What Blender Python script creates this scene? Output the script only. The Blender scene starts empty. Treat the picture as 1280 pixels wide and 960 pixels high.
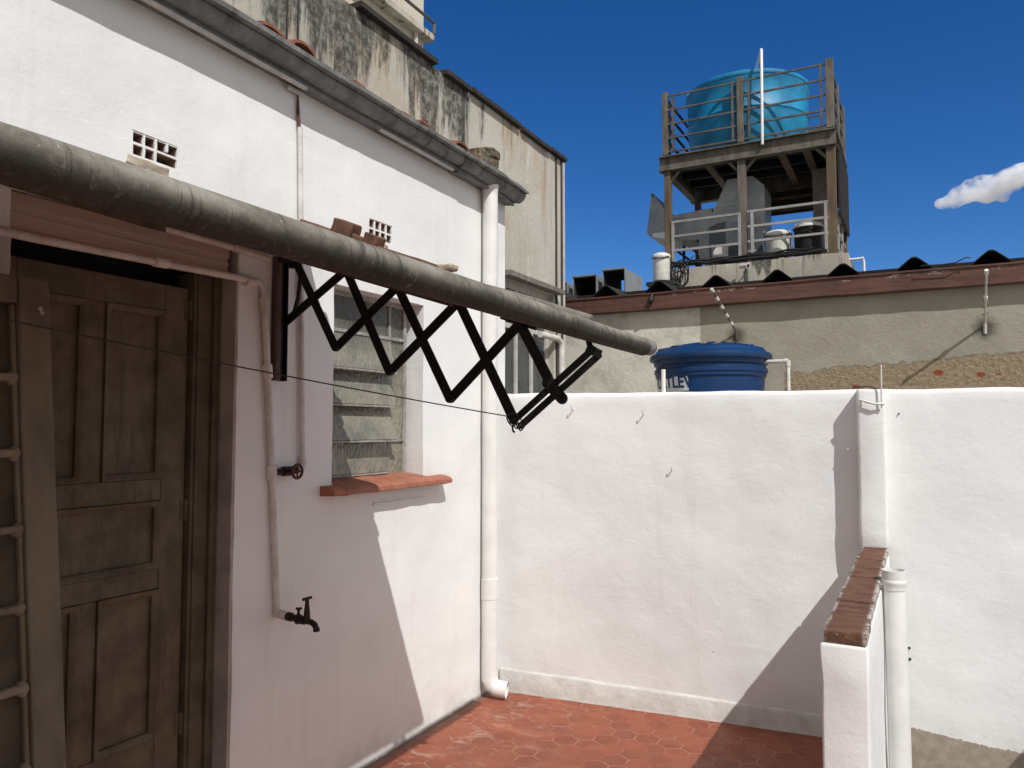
import bpy, bmesh, math, random
from mathutils import Vector, Matrix, noise
random.seed(7)
SC = bpy.context.scene
COL = SC.collection
R = math.radians
W = -2.356            # plane of the white house wall
PI = math.pi

# ------------------------------------------------------------------ materials
class G:
    """small node-graph helper"""
    def __init__(self, name):
        self.m = bpy.data.materials.new(name); self.m.use_nodes = True
        self.nt = self.m.node_tree; self.nt.nodes.clear()
        self.out = self.nt.nodes.new('ShaderNodeOutputMaterial')
        self.b = self.nt.nodes.new('ShaderNodeBsdfPrincipled')
        self.nt.links.new(self.b.outputs[0], self.out.inputs['Surface'])
        g = self.nt.nodes.new('ShaderNodeNewGeometry'); self.pos = g.outputs['Position']
        self.nrm = g.outputs['Normal']
    def n(self, t, **kw):
        nd = self.nt.nodes.new(t)
        for k, v in kw.items(): setattr(nd, k, v)
        return nd
    def put(self, sock, v):
        if isinstance(v, bpy.types.NodeSocket): self.nt.links.new(v, sock)
        elif v is not None:
            if hasattr(sock, 'default_value') and hasattr(sock.default_value, '__len__') and not hasattr(v, '__len__'): v = (v,)*len(sock.default_value)
            if hasattr(v, '__len__') and len(v) == 3 and len(sock.default_value) == 4: v = (*v, 1)
            sock.default_value = v
    def math(self, op, a, b=None, c=None, clamp=False):
        nd = self.n('ShaderNodeMath', operation=op, use_clamp=clamp)
        self.put(nd.inputs[0], a); self.put(nd.inputs[1], b) if b is not None else None
        if c is not None: self.put(nd.inputs[2], c)
        return nd.outputs[0]
    def vm(self, op, a, b=None, c=None, out=0):
        nd = self.n('ShaderNodeVectorMath', operation=op)
        self.put(nd.inputs[0], a)
        if b is not None: self.put(nd.inputs[1], b)
        if c is not None: self.put(nd.inputs[2], c)
        return nd.outputs[out]
    def xyz(self, v=None):
        nd = self.n('ShaderNodeSeparateXYZ'); self.put(nd.inputs[0], v or self.pos); return nd.outputs
    def noise(self, scale, detail=4, rough=.55, vec=None, stretch=None, dist=0):
        nd = self.n('ShaderNodeTexNoise'); v = vec or self.pos
        if stretch: v = self.vm('MULTIPLY', v, stretch)
        self.put(nd.inputs['Vector'], v); nd.inputs['Scale'].default_value = scale
        nd.inputs['Detail'].default_value = detail; nd.inputs['Roughness'].default_value = rough
        nd.inputs['Distortion'].default_value = dist
        return nd.outputs['Fac']
    def voro(self, scale, feature='F1', vec=None, stretch=None, out='Distance'):
        nd = self.n('ShaderNodeTexVoronoi', feature=feature); v = vec or self.pos
        if stretch: v = self.vm('MULTIPLY', v, stretch)
        self.put(nd.inputs['Vector'], v); nd.inputs['Scale'].default_value = scale
        return nd.outputs[out]
    def ramp(self, v, a, b, lo=0., hi=1.):
        nd = self.n('ShaderNodeMapRange', interpolation_type='SMOOTHSTEP'); self.put(nd.inputs['Value'], v)
        nd.inputs['From Min'].default_value = a; nd.inputs['From Max'].default_value = b
        nd.inputs['To Min'].default_value = lo; nd.inputs['To Max'].default_value = hi
        return nd.outputs[0]
    def mix(self, f, a, b, mode='MIX'):
        nd = self.n('ShaderNodeMix', data_type='RGBA', blend_type=mode)
        self.put(nd.inputs[0], f); self.put(nd.inputs[6], a); self.put(nd.inputs[7], b)
        return nd.outputs[2]
    def bump(self, h, dist, strength=1, prev=None):
        nd = self.n('ShaderNodeBump'); self.put(nd.inputs['Height'], h)
        nd.inputs['Distance'].default_value = dist; nd.inputs['Strength'].default_value = strength
        if prev is not None: self.put(nd.inputs['Normal'], prev)
        return nd.outputs[0]
    def fin(self, col, rough=.7, metal=0, normal=None, spec=.5, **kw):
        self.put(self.b.inputs['Base Color'], col); self.put(self.b.inputs['Roughness'], rough)
        self.put(self.b.inputs['Metallic'], metal); self.put(self.b.inputs['Specular IOR Level'], spec)
        if normal is not None: self.put(self.b.inputs['Normal'], normal)
        for k, v in kw.items(): self.put(self.b.inputs[k], v)
        return self.m

M = {}
def white_wall(name, cement=False):
    g = G(name)
    big = g.noise(2.2, 3); mid = g.noise(14, 5, .6); fine = g.noise(120, 3, .6)
    c = g.mix(g.ramp(big, .35, .7), (.78, .782, .772), (.74, .742, .735))
    c = g.mix(g.ramp(mid, .55, .78, 0, .35), c, (.69, .685, .675))
    # hairline cracks and small chips of missing paint
    cr = g.voro(2.3, 'DISTANCE_TO_EDGE', vec=None)
    m1 = g.math('MULTIPLY', g.ramp(cr, 0, .003, 1, 0), g.ramp(g.noise(1.7, 2), .66, .70))
    strk = g.noise(7, 5, .7, stretch=(1, 1, .07))
    c = g.mix(g.ramp(strk, .54, .74, 0, .24), c, (.56, .53, .48))
    pits = g.math('MULTIPLY', g.math('LESS_THAN', g.voro(5.5), .018), g.ramp(g.noise(1.3, 2), .5, .55))
    c = g.mix(pits, c, (.22, .19, .16))
    # dirt splash low on the wall
    z = g.xyz()[2]
    d = g.math('MULTIPLY', g.ramp(z, .0, .22, 1, 0), g.ramp(g.noise(9, 5, .65), .35, .7))
    c = g.mix(g.math('MULTIPLY', d, .45), c, (.46, .42, .37))
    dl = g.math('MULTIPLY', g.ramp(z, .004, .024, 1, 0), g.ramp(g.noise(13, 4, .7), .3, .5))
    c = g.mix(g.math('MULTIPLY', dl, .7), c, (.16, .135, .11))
    if cement:
        x = g.xyz()[0]
        edge = g.math('ADD', g.math('MULTIPLY', g.math('POWER', g.math('SUBTRACT', .62, x, clamp=False), 2.), .13), .045)
        edge = g.math('ADD', edge, g.math('MULTIPLY', g.math('SUBTRACT', g.noise(45, 3), .5), .03))
        f = g.math('MULTIPLY', g.math('LESS_THAN', z, edge), g.math('GREATER_THAN', x, -.19))
        cem = g.mix(g.ramp(g.noise(22, 5, .65), .3, .7), (.38, .32, .26), (.28, .235, .19))
        c = g.mix(f, c, cem)
    nb = g.bump(g.noise(1.6, 2), .05, .6)
    nb = g.bump(mid, .0035, .7, nb)
    patch = g.ramp(g.noise(2.1, 3, .6), .58, .70)
    lvl = g.ramp(g.noise(1.4, 4, .6, stretch=(1, 1, 2.2)), .49, .515)
    nb = g.bump(lvl, .0005, .6, nb)
    nb = g.bump(g.math('MULTIPLY', g.ramp(g.noise(21, 4, .7), .50, .62), patch), .0004, .8, nb)
    nb = g.bump(fine, .0007, .9, nb)
    return g.fin(c, .62, normal=nb, spec=.3)
M['white'] = white_wall('white_painted_plaster')
M['white_cement'] = white_wall('white_paint_over_cement', True)

g = G('grey_skirting_paint')
c = g.mix(g.ramp(g.noise(11, 5, .65), .3, .7), (.62, .605, .575), (.50, .48, .45))
M['skirt'] = g.fin(c, .7, normal=g.bump(g.noise(30, 5, .7), .006, .8), spec=.3)

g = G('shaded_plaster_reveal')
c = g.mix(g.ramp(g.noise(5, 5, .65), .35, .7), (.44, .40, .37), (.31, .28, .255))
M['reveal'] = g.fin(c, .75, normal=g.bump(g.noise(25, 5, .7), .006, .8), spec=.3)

# red hexagonal tiles
g = G('red_hexagon_tiles')
S = .122
v = g.vm('SCALE', g.pos); v.node.inputs['Scale'].default_value = 1/S
v = g.vm('MULTIPLY', v, (1, 1, 0))
s3 = math.sqrt(3)
def cell(off):
    a = g.vm('ADD', v, off); nd = g.n('ShaderNodeVectorMath', operation='WRAP')
    g.put(nd.inputs[0], a); nd.inputs[1].default_value = (.5, s3/2, .5); nd.inputs[2].default_value = (-.5, -s3/2, -.5)
    return nd.outputs[0]
A, B = cell((0, 0, 0)), cell((.5, s3/2, 0))
la, lb = g.vm('LENGTH', A, out=1), g.vm('LENGTH', B, out=1)
sel = g.math('LESS_THAN', la, lb)
mixv = g.n('ShaderNodeMix', data_type='VECTOR'); g.put(mixv.inputs[0], sel); g.put(mixv.inputs[4], B); g.put(mixv.inputs[5], A)
gv = mixv.outputs[1]
ab = g.vm('ABSOLUTE', gv); ax = g.xyz(ab)
hd = g.math('MAXIMUM', g.vm('DOT_PRODUCT', ab, (.5, s3/2, 0), out=1), ax[0])
edge = g.math('SUBTRACT', .5, hd)
idv = g.vm('SUBTRACT', v, gv)
wn = g.n('ShaderNodeTexWhiteNoise'); g.put(wn.inputs[0], idv)
big = g.noise(3.2, 5, .6)
c = g.mix(g.ramp(wn.outputs[0], 0, 1), (.30, .094, .05), (.245, .076, .042))
c = g.mix(g.ramp(g.noise(5, 6, .75), .38, .72, 0, .8), c, (.19, .05, .032))
c = g.mix(g.math('MULTIPLY', g.ramp(g.voro(9), .05, .03, 0, 1), g.ramp(g.noise(3.7, 2), .5, .53)), c, (.05, .03, .025))
gm = g.math('MULTIPLY', g.ramp(edge, .014, .040, 1, 0), g.ramp(g.noise(5, 6, .75), .45, .57))
c = g.mix(g.math('MULTIPLY', gm, .6), c, (.47, .27, .19))
# pale cement dust smears towards the white house wall
x, y, z = g.xyz()
near = g.ramp(x, -2.30, -1.45, 1, 0)
du = g.math('MULTIPLY', g.ramp(g.noise(6, 8, .78, stretch=(1, 2.0, 1), dist=.6), .52, .66), near)
sp = g.math('MULTIPLY', g.math('LESS_THAN', g.voro(7), .035), g.ramp(g.noise(2.3, 2), .45, .5)); du = g.math('MAXIMUM', du, g.math('MULTIPLY', sp, .9))
c = g.mix(g.math('MULTIPLY', du, .5), c, (.56, .46, .38))
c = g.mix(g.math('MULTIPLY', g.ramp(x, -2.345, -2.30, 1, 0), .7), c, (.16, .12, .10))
nb = g.bump(g.ramp(edge, 0, .02), .002, .8); nb = g.bump(g.noise(60, 4), .001, .6, nb)
M['tile'] = g.fin(c, g.ramp(g.noise(9, 3), .3, .7, .5, .75), normal=nb, spec=.35)

g = G('weathered_cement_gutter')
st = g.noise(3, 6, .7, stretch=(3, 5, .5))
c = g.mix(g.ramp(g.noise(8, 6, .7), .3, .72), (.24, .245, .235), (.13, .133, .13))
c = g.mix(g.ramp(st, .5, .75, 0, .8), c, (.05, .05, .047))
c = g.mix(g.ramp(g.noise(40, 4, .7), .6, .75, 0, .6), c, (.27, .265, .24))
M['gutter'] = g.fin(c, .85, normal=g.bump(g.noise(50, 6, .7), .008, .9), spec=.2)

g = G('grimy_roller_cloth')
y = g.xyz()[1]
c = g.mix(g.ramp(g.noise(9, 6, .75, stretch=(1, .6, 1)), .3, .72), (.30, .275, .235), (.115, .104, .086))
band = g.ramp(g.noise(11, 4, .8, stretch=(.25, 2.6, .25), dist=.8), .54, .66)
c = g.mix(g.math('MULTIPLY', band, .7), c, (.055, .05, .043))
speck = g.ramp(g.noise(85, 3, .6), .66, .74)
c = g.mix(g.math('MULTIPLY', speck, .7), c, (.42, .40, .36))
# shade on the roll's underside, put into the colour together with grime
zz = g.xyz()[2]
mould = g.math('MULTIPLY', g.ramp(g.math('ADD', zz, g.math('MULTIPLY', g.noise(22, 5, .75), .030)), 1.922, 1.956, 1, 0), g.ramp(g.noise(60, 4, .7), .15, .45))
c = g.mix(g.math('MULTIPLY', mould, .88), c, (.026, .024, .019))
nb = g.bump(band, .002, .6); nb = g.bump(g.noise(90, 5, .7), .0018, .8, nb)
M['roll'] = g.fin(c, .85, normal=nb, spec=.2)

def plain(name, a, b, scale=12, rough=.6, metal=0, bump=.002, bs=40, spec=.4, stretch=None):
    g = G(name)
    c = g.mix(g.ramp(g.noise(scale, 5, .65, stretch=stretch), .32, .7), a, b)
    return g.fin(c, rough, metal, g.bump(g.noise(bs, 5, .65), bump, .7), spec)
M['clay'] = plain('terracotta_clay', (.27, .10, .055), (.15, .055, .034), 18, .8, bump=.004)
M['clay_dark'] = plain('old_dark_clay', (.15, .07, .045), (.075, .04, .03), 14, .9, bump=.006)
M['clay_grey'] = plain('lichen_grey_clay', (.22, .20, .17), (.12, .11, .095), 14, .9, bump=.006)
M['sill'] = plain('terracotta_sill', (.38, .145, .085), (.27, .095, .055), 12, .6, bump=.003)
g = G('worn_brick_coping')
c = g.mix(g.ramp(g.noise(9, 6, .7, stretch=(1, 2.5, 1)), .3, .7), (.20, .098, .062), (.105, .05, .035))
c = g.mix(g.ramp(g.noise(24, 6, .8, stretch=(.6, 2.2, 1)), .58, .70, 0, .8), c, (.035, .026, .022))
x, y, z = g.xyz()
eg = g.math('MULTIPLY', g.ramp(g.math('ABSOLUTE', g.math('ADD', x, .212)), .044, .060), g.ramp(g.noise(14, 5, .8), .42, .58))
c = g.mix(g.math('MULTIPLY', eg, .85), c, (.66, .64, .60))
c = g.mix(g.ramp(g.noise(38, 4, .7), .66, .72, 0, .7), c, (.52, .49, .44))
M['brick'] = g.fin(c, .85, normal=g.bump(g.noise(50, 6, .75), .008, .9), spec=.25)
M['vent_clay'] = plain('vent_block_clay', (.30, .20, .15), (.20, .13, .10), 20, .9)
M['mortar'] = plain('mortar', (.46, .40, .31), (.33, .28, .21), 20, .9, bump=.006)
g = G('grimy_brown_door_paint')
c = g.mix(g.ramp(g.noise(6, 6, .7), .3, .7), (.175, .140, .092), (.090, .070, .044))
c = g.mix(g.ramp(g.noise(14, 6, .75, stretch=(1, 1, .12)), .52, .68, 0, .5), c, (.055, .042, .028))
c = g.mix(g.ramp(g.noise(26, 6, .8, stretch=(1, 1, .35)), .62, .70, 0, .55), c, (.26, .215, .155))
c = g.mix(g.ramp(g.xyz()[2], .55, .05, 0, .5), c, (.17, .15, .12))
M['door'] = g.fin(c, .6, normal=g.bump(g.noise(45, 6, .75, stretch=(1, 1, .2)), .0022, .8), spec=.25)
M['door2'] = plain('grimy_frame_paint', (.13, .105, .07), (.075, .06, .04), 7, .6, bump=.003, bs=60, spec=.3)
M['soffit'] = plain('bare_brown_board', (.52, .41, .33), (.40, .305, .24), 4, .7, bump=.002, stretch=(1, .12, 3))
M['leafwood'] = plain('weathered_shutter_wood', (.185, .155, .108), (.105, .086, .058), 5, .65, bump=.002, bs=70, stretch=(1, 1, .5))
M['leafedge'] = plain('worn_pale_wood_edge', (.24, .20, .145), (.13, .105, .075), 8, .65, bump=.002)
M['leafpane'] = plain('dusty_dark_panel', (.10, .082, .058), (.05, .04, .028), 6, .75, bump=.001, spec=.15)
M['oldwood'] = plain('old_batten_wood', (.10, .072, .05), (.05, .035, .025), 6, .8, bump=.003, stretch=(4, 4, .4))
M['black'] = plain('black_painted_steel', (.006, .006, .0075), (.012, .010, .010), 30, .5, .0, bump=.0006, spec=.35)
M['wire'] = plain('dark_wire', (.05, .04, .035), (.03, .025, .022), 30, .6)
M['pvc'] = plain('white_painted_pipe', (.76, .755, .73), (.68, .67, .65), 8, .45, bump=.001)
M['pvc_old'] = plain('dirty_white_pipe', (.70, .675, .64), (.50, .465, .43), 9, .6, bump=.003)
M['brass'] = plain('dark_tarnished_tap', (.022, .017, .013), (.045, .032, .022), 40, .5, .6, bump=.001)
M['redwheel'] = plain('rusty_red_wheel', (.10, .022, .018), (.05, .018, .014), 40, .6)
M['rust_old'] = plain('rust_red_sheet', (.15, .062, .045), (.085, .036, .028), 5, .7, bump=.003, stretch=(.5, 1, 3))
g = G('rust_red_fascia_paint')
c = g.mix(g.ramp(g.noise(5, 5, .65, stretch=(.5, 1, 3)), .32, .7), (.135, .062, .045), (.075, .036, .027))
zz = g.xyz()[2]
fl = g.math('MULTIPLY', g.ramp(g.math('ABSOLUTE', g.math('SUBTRACT', zz, 3.185)), .006, .022, 1, 0), g.ramp(g.noise(9, 7, .85, stretch=(.8, .2, 2)), .54, .60))
fl = g.math('MULTIPLY', fl, g.ramp(g.noise(.9, 2), .48, .56))
c = g.mix(fl, c, (.56, .53, .47))
c = g.mix(g.ramp(g.noise(3, 6, .8, stretch=(3, 1, .5)), .6, .72, 0, .6), c, (.05, .025, .02))
M['rust'] = g.fin(c, .65, normal=g.bump(g.noise(30, 5), .003, .7), spec=.35)
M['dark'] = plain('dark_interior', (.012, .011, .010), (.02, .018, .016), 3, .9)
M['steel'] = plain('weathered_grey_steel', (.18, .158, .125), (.085, .072, .056), 4, .7, .15, bump=.002, stretch=(2, 2, .5))
M['steel_tan'] = plain('rust_stained_post', (.17, .118, .066), (.09, .06, .035), 3, .65, .1, bump=.002, stretch=(3, 3, .5))
M['steel_dark'] = plain('dark_deck_steel', (.022, .02, .018), (.014, .013, .012), 6, .8)  # near-black: the shadow under the platform is put into this colour
M['rail'] = plain('bare_grey_rail', (.15, .14, .125), (.085, .078, .07), 5, .55, .3, bump=.001)
M['raillit'] = plain('sunlit_grey_rail', (.42, .41, .39), (.30, .29, .27), 5, .5, .3, bump=.001)  # lit copy of the rail material, sunlight put in as a paler colour
M['galv'] = plain('galvanised_duct_sheet', (.36, .38, .38), (.26, .28, .285), 3, .5, .35, bump=.002)
M['galv_dark'] = plain('blue_grey_fan_casing', (.11, .125, .135), (.075, .085, .095), 4, .5, .3)
M['plastic_w'] = plain('white_plastic', (.70, .69, .64), (.58, .56, .51), 9, .45)
M['cement_base'] = None
M['glassgrey'] = plain('dusty_grey_glass', (.10, .11, .11), (.06, .065, .065), 3, .12, spec=.6, bump=.0005)
M['glassdark'] = plain('dim_window_glass', (.055, .06, .06), (.03, .033, .034), 3, .1, spec=.6, bump=.0005)
M['coping'] = plain('dark_slate_coping', (.045, .034, .028), (.022, .019, .018), 8, .85, bump=.006)
M['winframe'] = plain('grey_iron_window_frame', (.34, .33, .30), (.20, .19, .175), 25, .6, bump=.002)
M['offwhite'] = plain('offwhite_frame', (.55, .53, .50), (.42, .40, .37), 12, .6)
M['lettering'] = plain('white_print', (.70, .72, .74), (.60, .63, .66), 30, .5)
M['black_cable'] = plain('black_cable', (.012, .012, .012), (.022, .022, .022), 20, .5)
M['palegrey'] = plain('pale_grey_strip', (.50, .48, .46), (.40, .38, .36), 10, .7)
M['concrete'] = plain('neighbour_concrete', (.33, .31, .28), (.24, .225, .2), 4, .85, bump=.006)
M['earth'] = plain('pale_concrete_ground', (.34, .30, .245), (.27, .24, .20), .05, .9)
M['cream'] = None

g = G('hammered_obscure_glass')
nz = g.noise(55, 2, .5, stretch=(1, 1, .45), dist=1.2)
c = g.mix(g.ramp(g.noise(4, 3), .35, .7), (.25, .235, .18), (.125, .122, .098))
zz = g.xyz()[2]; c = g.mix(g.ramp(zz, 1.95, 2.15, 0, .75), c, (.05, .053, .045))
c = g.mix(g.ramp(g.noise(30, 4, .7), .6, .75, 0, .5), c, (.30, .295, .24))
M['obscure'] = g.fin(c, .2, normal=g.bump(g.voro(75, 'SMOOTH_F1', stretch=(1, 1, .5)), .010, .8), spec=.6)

def plastic(name, a, b, rough):
    g = G(name)
    c = g.mix(g.ramp(g.noise(2.5, 4), .35, .7), a, b)
    c = g.mix(g.ramp(g.noise(3, 6, .75, stretch=(4, 4, .6)), .58, .8, 0, .35), c, tuple(min(1, k*1.6+.03) for k in a))
    return g.fin(c, rough, normal=g.bump(g.noise(6, 3), .008, .5), spec=.45)
M['tankblue'] = plastic('navy_tank_plastic', (.0025, .036, .125), (.002, .025, .09), .42)
M['tankcyan'] = plastic('faded_light_blue_fibreglass', (.010, .25, .46), (.007, .16, .33), .5)

# back wall: grey stucco, whitewashed at one end, render fallen off below
g = G('patched_stucco')
x, y, z = g.xyz()
c = g.mix(g.ramp(g.noise(2.2, 6, .65), .3, .72), (.37, .342, .28), (.30, .274, .22))
c = g.mix(g.ramp(g.noise(30, 4, .6), .55, .75, 0, .4), c, (.23, .205, .165))
ww = g.math('LESS_THAN', g.math('ADD', x, g.math('MULTIPLY', g.noise(8, 3), .06)), -2.22)
c = g.mix(ww, c, g.mix(g.ramp(g.noise(3, 6, .7), .4, .72), (.64, .61, .54), (.44, .41, .35)))
low = g.math('LESS_THAN', g.math('ADD', z, g.math('MULTIPLY', g.math('SUBTRACT', g.noise(3.2, 5, .65), .5), .28)), g.math('ADD', 2.30, g.math('MULTIPLY', x, .06)))
low = g.math('MULTIPLY', low, g.math('GREATER_THAN', x, -1.32))
rub = g.mix(g.ramp(g.noise(22, 5, .7), .3, .7), (.42, .33, .225), (.27, .205, .135))
br = g.math('MULTIPLY', g.math('LESS_THAN', g.voro(3.3, stretch=(1, 1, 1.5)), .17), g.ramp(g.noise(2.2, 2), .33, .40))
rub = g.mix(br, rub, g.mix(g.noise(40, 3), (.36, .11, .05), (.26, .075, .04)))
c = g.mix(low, c, rub)
zl = g.math('ADD', z, g.math('MULTIPLY', g.math('SUBTRACT', g.noise(3.2, 5, .65), .5), .28))
crk = g.math('MULTIPLY', g.ramp(g.math('ABSOLUTE', g.math('SUBTRACT', zl, g.math('ADD', 2.305, g.math('MULTIPLY', x, .06)))), .0, .010, 1, 0), g.math('GREATER_THAN', x, -1.32))
c = g.mix(g.math('MULTIPLY', crk, .6), c, (.09, .075, .06))
for sx, sz in ((.612, 2.60), (-1.83, 2.66)):     # soot-dark patches round the two rods
    dd = g.vm('DISTANCE', g.pos, (sx, 8.99, sz), out=1)
    c = g.mix(g.math('MULTIPLY', g.ramp(g.math('ADD', dd, g.math('MULTIPLY', g.noise(14, 4), .08)), .07, .20, 1, 0), .85), c, (.06, .055, .05))
nb = g.bump(g.math('MULTIPLY', g.noise(18, 6, .75), g.math('ADD', g.math('MULTIPLY', low, 2.5), .6)), .02, .8)
nb = g.bump(low, .025, .8, nb) if False else nb
M['stucco'] = g.fin(c, .9, normal=nb, spec=.2)

def stained(name, base, base2, black, zt, amount, rise):
    g = G(name)
    x, y, z = g.xyz()
    c = g.mix(g.ramp(g.noise(1.3, 6, .65), .3, .72), base, base2)
    c = g.mix(g.ramp(g.noise(1.5, 5, .7, stretch=(1, 1, .45)), .5, .68, 0, .7), c, (.40, .30, .19))
    top = g.ramp(z, zt-rise, zt, 0, 1)
    wide = g.noise(1.35, 4, .6, stretch=(1, 1, .16))
    st = g.noise(4.2, 7, .75, stretch=(1, 1, .12), dist=.4)
    k = g.math('ADD', g.math('MULTIPLY', wide, .6), g.math('MULTIPLY', st, .4))
    k = g.math('ADD', k, g.math('MULTIPLY', g.math('SUBTRACT', top, .55), .16))
    k = g.math('ADD', k, g.ramp(y, 3.5, 8.0, .03, -.03))
    th = .605-amount*.06
    f = g.ramp(k, th, th+.055)
    grit = g.ramp(g.noise(17, 6, .8), .30, .62)
    c = g.mix(g.math('MULTIPLY', f, g.math('ADD', g.math('MULTIPLY', grit, .55), .40)), c, black)
    st2 = g.noise(5.5, 5, .7, stretch=(1, 1, .05))
    c = g.mix(g.math('MULTIPLY', g.ramp(st2, .55, .66), g.math('MULTIPLY', top, .75)), c, black)
    wh = g.math('MULTIPLY', g.ramp(g.noise(4, 6, .75, stretch=(1, 1, .25)), .56, .68), g.math('SUBTRACT', 1, f))
    c = g.mix(g.math('MULTIPLY', wh, .6), c, (.70, .68, .62))
    return g.fin(c, .9, normal=g.bump(g.noise(22, 5, .7), .01, .7), spec=.2)
M['stained'] = stained('mould_streaked_render', (.49, .465, .41), (.40, .375, .32), (.035, .034, .032), 4.70, 1.0, 1.9)
M['cream'] = stained('cream_render', (.62, .58, .49), (.54, .50, .42), (.10, .09, .08), 9.0, .25, 3)
M['cement_base'] = stained('blackened_cement', (.42, .39, .33), (.31, .285, .24), (.04, .038, .035), 4.80, .9, .6)

g = G('mossy_masonry')
c = g.mix(g.ramp(g.noise(18, 5, .7), .35, .65), (.28, .22, .16), (.13, .11, .08))
c = g.mix(g.ramp(g.noise(30, 5, .7), .45, .6), c, (.09, .085, .05))
M['mossy'] = g.fin(c, .95, normal=g.bump(g.noise(45, 5, .8), .02, 1), spec=.1)

# ------------------------------------------------------------------ mesh builder
class MB:
    def __init__(self): self.bm = bmesh.new()
    def box(self, x0, x1, y0, y1, z0, z1, bev=0, seg=1):
        return self.obb(((x0+x1)/2, (y0+y1)/2, (z0+z1)/2), (abs(x1-x0), abs(y1-y0), abs(z1-z0)), None, bev, seg)
    def obb(self, c, s, rot=None, bev=0, seg=1):
        t = bmesh.new(); bmesh.ops.create_cube(t, size=1)
        bmesh.ops.scale(t, vec=s, verts=t.verts)
        if bev: bmesh.ops.bevel(t, geom=t.edges[:], offset=bev, segments=seg, affect='EDGES', profile=.6)
        mat = Matrix.Translation(c) @ (rot.to_4x4() if rot else Matrix())
        bmesh.ops.transform(t, matrix=mat, verts=t.verts); return self.add(t)
    def add(self, t):
        me = bpy.data.meshes.new('tmp'); t.to_mesh(me); t.free(); self.bm.from_mesh(me); bpy.data.meshes.remove(me); return self
    def bar(self, p0, p1, w, d, up=(0, 0, 1), bev=0):
        """rectangular bar: w across in the plane of up, d the other way"""
        p0, p1 = Vector(p0), Vector(p1); a = (p1-p0); L = a.length; a.normalize()
        s = a.cross(Vector(up)).normalized(); u = s.cross(a).normalized()
        rot = Matrix((a, s, u)).transposed()
        return self.obb((p0+p1)/2, (L, d, w), rot, bev)
    def tube(self, pts, r, seg=12, caps=True, radii=None):
        pts = [Vector(p) for p in pts]; rings = []; n = len(pts); prev = None
        for i, p in enumerate(pts):
            d = (pts[min(i+1, n-1)]-pts[max(i-1, 0)]).normalized()
            if prev is None:
                ref = Vector((0, 0, 1)) if abs(d.z) < .9 else Vector((0, 1, 0)); u = d.cross(ref).normalized()
            else: u = (prev-d*prev.dot(d)).normalized()
            prev = u; v = d.cross(u); rr = radii[i] if radii else r
            rings.append([self.bm.verts.new(p+(u*math.cos(2*PI*k/seg)+v*math.sin(2*PI*k/seg))*rr) for k in range(seg)])
        for a, b in zip(rings, rings[1:]):
            for k in range(seg): self.bm.faces.new((a[k], a[(k+1) % seg], b[(k+1) % seg], b[k]))
        if caps: self.bm.faces.new(rings[0][::-1]); self.bm.faces.new(rings[-1])
        return self
    def lathe(self, prof, c=(0, 0, 0), seg=48, capb=True, capt=True):
        rings = []
        for r, z in prof: rings.append([self.bm.verts.new((c[0]+r*math.cos(2*PI*k/seg), c[1]+r*math.sin(2*PI*k/seg), c[2]+z)) for k in range(seg)])
        for a, b in zip(rings, rings[1:]):
            for k in range(seg): self.bm.faces.new((a[k], a[(k+1) % seg], b[(k+1) % seg], b[k]))
        if capb: self.bm.faces.new(rings[0][::-1])
        if capt: self.bm.faces.new(rings[-1])
        return self
    def extrude(self, prof, axis, a, b):
        """closed 2D profile swept from a to b along axis x|y|z"""
        def P(p, t): return {'y': (p[0], t, p[1]), 'x': (t, p[0], p[1]), 'z': (p[0], p[1], t)}[axis]
        A = [self.bm.verts.new(P(p, a)) for p in prof]; Bv = [self.bm.verts.new(P(p, b)) for p in prof]; n = len(prof)
        for i in range(n): self.bm.faces.new((A[i], A[(i+1) % n], Bv[(i+1) % n], Bv[i]))
        self.bm.faces.new(A[::-1]); self.bm.faces.new(Bv); return self
    def rough(self, amp, scale, cuts=0, seed=0., axes=(1, 1, 1)):
        if cuts: bmesh.ops.subdivide_edges(self.bm, edges=self.bm.edges[:], cuts=cuts, use_grid_fill=True)
        for v in self.bm.verts:
            d = noise.noise_vector(v.co*scale+Vector((seed, seed*1.7, 3.1)))
            v.co += Vector((d.x*axes[0], d.y*axes[1], d.z*axes[2]))*amp
        return self
    def build(self, name, mat, parent=None, smooth=35, loc=None):
        me = bpy.data.meshes.new(name)
        bmesh.ops.recalc_face_normals(self.bm, faces=self.bm.faces[:])
        if loc is not None: bmesh.ops.translate(self.bm, vec=-Vector(loc), verts=self.bm.verts)
        self.bm.to_mesh(me); self.bm.free()
        me.materials.append(M[mat] if isinstance(mat, str) else mat)
        if smooth:
            me.polygons.foreach_set('use_smooth', [True]*len(me.polygons)); me.set_sharp_from_angle(angle=R(smooth))
        o = bpy.data.objects.new(name, me); COL.objects.link(o)
        if loc is not None: o.location = loc
        if parent is not None:
            o.parent = parent
            if loc is None: o.matrix_parent_inverse = parent_inv(parent)
        return o
def parent_inv(p):
    m = Matrix(); q = p
    while q is not None: m = Matrix.Translation(q.location) @ m; q = None if q.parent is None else None
    return m.inverted() if p.parent is None else Matrix()
def thing(name, label, cat, loc=(0, 0, 0), group=None):
    o = bpy.data.objects.new(name, None); COL.objects.link(o); o.location = loc; o.empty_display_size = .1
    return tag(o, label, cat, group)
def tag(o, label, cat, group=None):
    o['label'] = label; o['category'] = cat
    if group: o['group'] = group
    return o
def kind(o, k, label=None, cat=None):
    o['kind'] = k
    if label: o['label'] = label
    if cat: o['category'] = cat
    return o
def rel(o, t): o.parent = t; o.matrix_parent_inverse = Matrix.Translation(t.location).inverted(); return o
def frange(a, b, step):
    n = max(1, round(abs(b-a)/step)); return [a+(b-a)*i/n for i in range(n+1)]
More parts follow.
